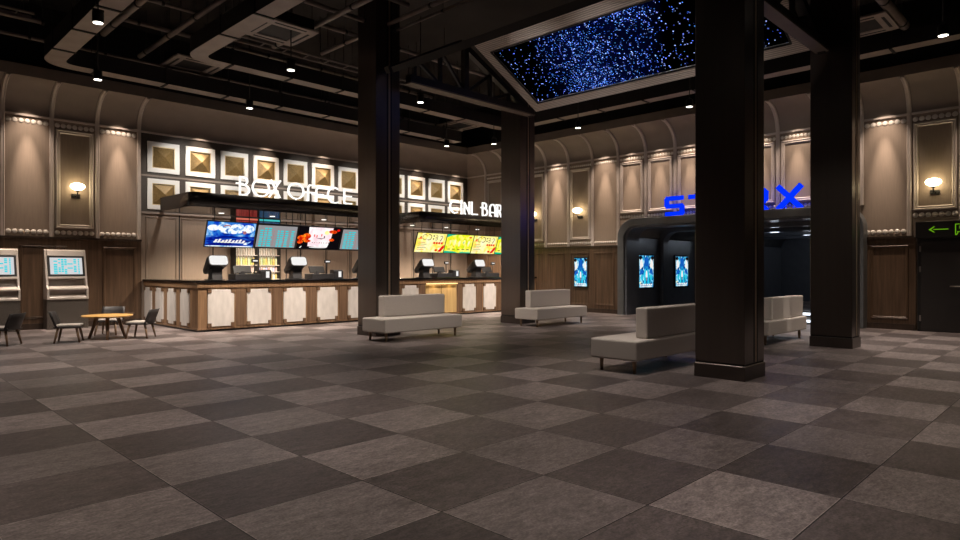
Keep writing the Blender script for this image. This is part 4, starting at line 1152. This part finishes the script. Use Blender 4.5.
# ------------------------------------------------------------------ ceiling screen roof with trusses
RX0, RZ0, RXM, RZM, RX1, RZ1 = 8.50, 5.75, 10.90, 6.97, 13.30, 5.75
RY0, RY1 = 4.15, 11.00
roof = thing('ceiling_screen_roof', 'gabled ceiling roof with starry blue screens and ribbed borders', 'ceiling screen', (RXM,(RY0+RY1)/2,RZM))
for sgn in (1,-1):
    L = math.hypot(RX1-RXM, RZM-RZ1); ang = math.atan2(RZM-RZ1, RX1-RXM)
    # local: u runs down the slope from the ridge, v along y; underside at w = 0
    Rm = Matrix.Rotation(ang,4,'Y') if sgn > 0 else Matrix.Rotation(PI,4,'Z') @ Matrix.Rotation(ang,4,'Y')
    hv = (RY1-RY0)/2
    u0, u1, v0, v1 = 0.41, L-0.32, -hv+0.27, hv-0.30
    def panel(name, mat, x0,y0,x1,y1,z0,z1):
        o = MB().box(x0,y0,z0,x1,y1,z1).build(name, mat, roof); o.matrix_local = Rm; return o
    rbm = M['rib'] if sgn > 0 else M['steel']
    panel('ribbed_border', rbm, 0.0,-hv,u0,hv,0.0,0.06)
    panel('ribbed_border', rbm, u1,-hv,L,hv,0.0,0.06)
    panel('ribbed_border', rbm, u0,-hv,u1,v0,0.0,0.06)
    panel('ribbed_border', rbm, u0,v1,u1,hv,0.0,0.06)
    ed = MB()
    for a, b, c, d in ((u0-0.03,v0-0.03,u0,v1+0.03),(u1,v0-0.03,u1+0.03,v1+0.03),(u0,v0-0.03,u1,v0),(u0,v1,u1,v1+0.03)):
        ed.box(a,b,-0.03,c,d,0.01)
    o = ed.build('black_edge', M['blackm'], roof); o.matrix_local = Rm
    panel('star_screen' if sgn > 0 else 'dark_infill', M['stars'] if sgn > 0 else M['steel'], u0,v0,u1,v1,0.02,0.05)
    panel('roof_back', M['steel'], 0.0,-hv,L,hv,0.06,0.12)
def truss(y, label):
    t = thing('roof_truss', label, 'truss', (RXM,y,5.76), 0, 'steel trusses of the ceiling screen')
    def bar(a, b, w_=0.045, nm='strut', mt=None):
        A = Vector((a[0]-RXM,0,a[1]-5.76)); B = Vector((b[0]-RXM,0,b[1]-5.76))
        d = (B-A).normalized(); n_ = Vector((-d.z,0,d.x))*w_; q = Vector((0,w_,0))
        vs = [A+n_+q,A-n_+q,A-n_-q,A+n_-q,B+n_+q,B-n_+q,B-n_-q,B+n_-q]
        MB().add(vs, [(0,1,2,3),(7,6,5,4),(0,4,5,1),(1,5,6,2),(2,6,7,3),(3,7,4,0)]).build(nm, mt or M['steel'], t)
    xa, xb = 9.25, 13.62
    bar((xa,5.87),(xb,5.87),0.085,'bottom_chord')
    MB().box(xa-RXM,-0.12,-0.01,xb-RXM,0.12,0.025).build('flange', M['fascia'], t)  # flange coloured paler than the steel to stand for light on it
    bar((xa-0.6,5.93),(RXM,7.10),0.07,'top_chord'); bar((xb,5.78),(RXM,7.10),0.07,'top_chord')
    bar((11.05,5.9),(11.05,7.05),0.07,'king_post')
    for x in (9.42,10.22,11.94,12.66):
        zt = 7.08-abs(x-RXM)*0.50
        bar((x,5.9),(x,zt),0.04)
    for a, b in ((9.5,10.2),(10.25,11.0)): bar((a,7.05-abs(a-RXM)*0.5),(b,5.93),0.032)
    for a, b in ((11.1,11.94),(11.97,12.66)): bar((a,5.93),(b,7.05-abs(b-RXM)*0.5),0.032)
    return t
for y_ in (6.1,7.6,9.3): spot((8.75,y_,5.70), 110, 26, 1.0, (12.3,y_,6.2), (1.0,0.92,0.86), 0.15)  # unseen uplights added to brighten the ribbed roof border
truss(11.42, 'black steel truss at the left end of the starry ceiling')
truss(4.02, 'black steel truss at the right end of the starry ceiling')

# ------------------------------------------------------------------ ducts, pipes, cassettes
def hang(mb, x, y, z): mb.tube([(x,y,z),(x,y,ZC+0.02)],0.009,6)
def duct(label, path, w_, z0, h, r=0.0, hangers=()):
    """path of points at the duct's middle line; bends are swept with radius r"""
    P = [Vector((a,b,0)) for a, b in path]; pts = [P[0]]
    for i in range(1,len(P)-1):
        d0 = (P[i]-P[i-1]).normalized(); d1 = (P[i+1]-P[i]).normalized()
        a, b = P[i]-d0*r, P[i]+d1*r
        for k in range(9):
            s = k/8; pts.append((1-s)**2*a+2*s*(1-s)*P[i]+s*s*b)
    pts.append(P[-1]); o = pts[0].copy()
    t = thing('air_duct', label, 'duct', (o.x,o.y,z0), 0, 'rectangular ceiling ducts')
    vs = []
    for i, p in enumerate(pts):
        d = (pts[min(i+1,len(pts)-1)]-pts[max(i-1,0)]).normalized(); n_ = Vector((-d.y,d.x,0))*(w_/2)
        a, b = p+n_-o, p-n_-o
        vs += [(a.x,a.y,0.002),(b.x,b.y,0.002),(b.x,b.y,h),(a.x,a.y,h)]
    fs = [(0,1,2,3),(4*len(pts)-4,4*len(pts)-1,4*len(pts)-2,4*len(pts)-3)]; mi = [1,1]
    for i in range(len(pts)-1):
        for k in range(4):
            fs.append((4*i+k,4*i+4+k,4*i+4+(k+1)%4,4*i+(k+1)%4)); mi.append(0 if k == 0 else 1)  # underside pale as lit from below; shade painted black on sides and top
    mb = MB()
    for f, m in zip(fs, mi): mb.add(vs, [f], m)
    mb.build('duct_body', [M['duct'],M['ductside']], t)
    for i in range(1,len(P)):
        d = P[i]-P[i-1]; L = d.length; d.normalize(); s = r+0.35
        while s < L-r-0.2:
            p = P[i-1]+d*s-o; n_ = Vector((-d.y,d.x,0))*(w_/2+0.02); e = d*0.03
            q = [p+n_-e,p-n_-e,p-n_+e,p+n_+e]
            sm = MB(); sm.add([(v.x,v.y,-0.02) for v in q]+[(v.x,v.y,h+0.02) for v in q], [(3,2,1,0),(4,5,6,7),(0,1,5,4),(1,2,6,5),(2,3,7,6),(3,0,4,7)])
            sm.build('joint_flange', M['ductside'], t)
            for v in (p+n_, p-n_): MB().tube([(v.x,v.y,h),(v.x,v.y,ZC+0.02-z0)],0.009,6).build('hanger_rod', M['steel'], t)
            s += 1.6
    return t
duct('wide grey duct at top left bending along the counter wall', [(3.58,9.0),(3.58,17.55),(16.6,17.55)], 0.42, 6.30, 0.40, 0.55)
duct('grey duct turning round three sides above the counter and the right wall', [(6.10,9.6),(6.10,15.72),(17.32,15.72),(17.32,-4.0)], 0.40, 6.60, 0.38, 0.55)
def pipe(label, a, b, z, r=0.045, step=1.6, cond=False):
    t = thing('ceiling_pipe', label, 'pipe', (a[0],a[1],z), 0, 'painted pipes under the ceiling')
    A = Vector((0,0,0)); B = Vector((b[0]-a[0],b[1]-a[1],0)); L = B.length; d = B.normalized()
    MB().tube([A,B], r, 10).build('pipe', M['pipe'], t)
    s = 0.5
    while s < L:
        p = d*s; MB().tube([(p.x,p.y,r),(p.x,p.y,ZC+0.02-z)],0.009,6).build('hanger_rod', M['steel'], t)
        MB().tube([p-d*0.03,p+d*0.03], r+0.012, 10).build('clamp', M['steel'], t); s += step
    return t
pipe('ceiling pipe running deep into the room above the left duct', (4.45,9.0), (4.45,16.7), 7.0, 0.07)
pipe('ceiling pipe beside the turning duct, left of it', (5.45,11.0), (5.45,18.3), 7.08, 0.06) if False else None
pipe('ceiling pipe running beside the first air cassette', (5.70,12.4), (5.70,18.2), 7.12, 0.06)
pipe('ceiling pipe above the square grille nearest the camera', (7.66,6.0), (7.66,14.7), 7.0, 0.06)
pipe('ceiling pipe passing the top of the left column', (8.95,5.0), (8.95,14.6), 7.12, 0.05)
pipe('thin ceiling pipe above the left column, second of a pair', (9.12,8.0), (9.12,12.5), 7.0, 0.03)
pipe('cross pipe in front of the first air cassette', (4.5,16.05), (14.0,16.05), 7.22, 0.05)
pipe('cross pipe along the counter wall, high up', (-2.0,18.25), (17.5,18.25), 7.0, 0.04)
pipe('cross pipe left of the column, middle height of the picture top', (6.6,13.12), (17.0,13.12), 7.22, 0.05)
pipe('cross pipe nearest the camera at the left', (6.5,12.2), (8.8,12.2), 7.22, 0.05)
pipe('cross pipe at the top left corner of the photo', (-2.0,16.9), (3.3,16.9), 7.0, 0.05)
pipe('cross pipe above the left duct', (4.5,14.5), (5.85,14.5), 7.22, 0.04)
pipe('cross pipe at the top middle of the photo', (7.0,10.87), (8.8,10.87), 7.25, 0.05)
pipe('wide cross pipe above the exit door', (13.0,3.31), (17.0,3.31), 7.0, 0.10)
def tray(label, a, b, z, w_):
    t = thing('cable_tray', label, 'cable tray', (a[0],a[1],z), 0, 'cable trays under the ceiling')
    A = Vector((0,0,0)); B = Vector((b[0]-a[0],b[1]-a[1],0)); L = B.length; d = B.normalized(); n_ = Vector((-d.y,d.x,0))*w_/2
    for s_ in (-1,1):
        MB().tube([A+n_*s_,B+n_*s_],0.03,6).build('side_rail', M['pipe'], t)
    s = 0.2
    while s < L:
        p = d*s; MB().tube([p+n_,p-n_],0.015,6).build('rung', M['pipe'], t); s += 0.6
    s = 0.5
    while s < L:
        for q in (d*s+n_, d*s-n_): MB().tube([q,(q.x,q.y,ZC+0.02-z)],0.009,6).build('hanger_rod', M['steel'], t)
        s += 1.0
tray('cable tray hung in front of the long duct', (6.6,14.75), (16.5,14.75), 7.0, 0.35)
tray('cable tray at the top left of the photo', (-1.5,17.35), (3.2,17.35), 7.25, 0.3)
def cassette(label, x, y, z, s=1.25):
    t = thing('air_cassette', label, 'air conditioner', (x,y,z), 0, 'square ceiling air cassettes'); h = s/2
    fr = MB()
    for a, b, c, d in ((-h,-h,h,-h+0.26),(-h,h-0.26,h,h),(-h,-h+0.26,-h+0.26,h-0.26),(h-0.26,-h+0.26,h,h-0.26)): fr.box(a,b,0,c,d,0.05)
    fr.build('frame', M['duct'], t, 0.01, 1)
    MB().box(-h+0.26,-h+0.26,0.02,h-0.26,h-0.26,0.06).build('grille', M['ductside'], t)
    for a, b, c, d in ((-h+0.25,-h+0.09,h-0.25,-h+0.15),(-h+0.25,h-0.15,h-0.25,h-0.09),(-h+0.09,-h+0.25,-h+0.15,h-0.25),(h-0.15,-h+0.25,h-0.09,h-0.25)): MB().box(a,b,-0.004,c,d,0.01).build('air_slot', M['ductside'], t)
    MB().box(-h+0.08,-h+0.08,0.05,h-0.08,h-0.08,0.30).build('housing', M['ductside'], t)
    for a in (-1,1):
        for b in (-1,1): MB().tube([(a*(h-0.12),b*(h-0.12),0.3),(a*(h-0.12),b*(h-0.12),ZC+0.02-z)],0.009,6).build('hanger_rod', M['steel'], t)
cassette('square air cassette at the upper left, above the box office', 6.62, 17.0, 6.80)
cassette('square air cassette with large grille, top left of the middle column', 7.05, 13.25, 6.80)
cassette('square air cassette beyond the left truss', 16.25, 17.05, 6.80)
cassette('square air cassette right of the right columns', 16.0, 3.95, 6.85)

# ------------------------------------------------------------------ spotlights hung from the ceiling (the light of the hall), plus added aimed lamps
def make_spot():
    t = thing('ceiling_spotlight', '', 'spotlight')
    MB().lathe([(0.09,0.03),(0.095,0.05),(0.095,0.21),(0.08,0.23)],18).build('housing', M['blackm'], t)
    MB().lathe([(0.080,0.026),(0.080,0.045)],18).build('lens', M['e_lens'], t)
    MB().box(-0.09,-0.03,0.228,0.09,0.03,0.27).build('bracket', M['blackm'], t)
    MB().tube([(0,0,0.26),(0,0,ZC-5.88)],0.014,8).build('rod', M['blackm'], t)
    return t
spg = 'black cylinder spotlights hung from the ceiling'
SP = [(3.36,12.93,'upper left, over the table'),(7.16,12.95,'left of the far left column'),(10.94,13.0,'right of the far left column, under the truss'),
      (4.36,16.80,'in front of the wall sconce panel'),(8.05,16.80,'above the box office letters'),(15.46,16.92,'above the snack counter letters'),
      (16.36,15.45,'left of the far column top, by the room corner'),(16.36,11.84,'above the walnut wall, left of the entrance'),(16.36,8.15,'above the entrance, left of the nearest column'),
      (14.76,2.26,'at the right edge above the exit door'),(16.36,4.45,'above the right end of the entrance')]
off = [(3.4,9.2),(7.2,5.6),(3.4,5.5),(7.2,1.8),(11.0,1.9),(3.4,1.8),(-0.4,5.5),(-0.4,9.2),(-0.4,12.9),(0.6,16.8)]
pt = None
for x, y, w_ in SP:
    lab = 'small black ceiling spotlight, ' + w_
    if pt is None: pt = make_spot(); pt.location = (x,y,5.90); pt['label'] = lab; pt['group'] = spg
    else: dup(pt, (x,y,5.90), lab, None, spg)
for i, (x, y) in enumerate(off):
    dup(pt, (x,y,5.90), 'black ceiling spotlight outside the photo, %s of those overhead' % ORD[i], None, spg)
HP = 900
BT = [((7.2,5.6),(8.9,10.7)),((7.2,5.6),(9.4,10.7)),((7.2,5.6),(13.9,10.7)),((7.2,5.6),(14.2,10.7)),((7.16,12.95),(8.9,11.0)),((10.94,13.0),(13.9,11.0)),((7.2,5.6),(9.0,5.2)),((11.0,1.9),(14.0,5.2)),((4.36,16.80),(4.0,18.6)),((3.36,12.93),(2.4,18.4)),((3.36,12.93),(4.3,15.7)),((16.36,11.84),(18.9,12.9)),((16.36,11.84),(18.9,14.3))]
for (p, q) in ((6.2,17.0),(6.2,18.4)): spot((3.4,15.2,5.93), 1400, 12, 1.0, (p,q,0.6), (1.0,0.9,0.8), 0.06)  # added lamps without a fixture, brightening the counter's side panels
for (x, y), (p, q) in BT: spot((x,y,5.93), 950, 20, 1.0, (p,q,0.5), (1.0,0.88,0.76), 0.06)  # extra aimed lamps added to brighten benches, kiosks, table and walnut wall
for x, y, *_ in SP: spot((x,y,5.91), HP, 36, 0.9, (x,y,0), (1.0,0.88,0.76), 0.07)
for x in (7.3,9.2,11.2,13.2,15.3,17.4):
    spot((x,16.75,5.93), 460, 26, 0.8, (x,YW,3.95), (1.0,0.93,0.85), 0.07)  # wall washers added to brighten the framed gold panels
for x in (6.0,8.05,10.0,13.0,15.4,17.2):
    spot((x,13.0,5.93), 2000, 24, 0.9, (x,CF,0.7), (1.0,0.86,0.72), 0.07)  # further lamps added only to brighten the counter front
for x, y in off:
    spot((x,y,5.91), HP*0.34, 38, 0.9, (x,y,0), (1.0,0.88,0.78), 0.07)
    spot((x,y,5.91), HP*0.30, 17, 1.0, (x,y,0), (1.0,0.90,0.80), 0.07)
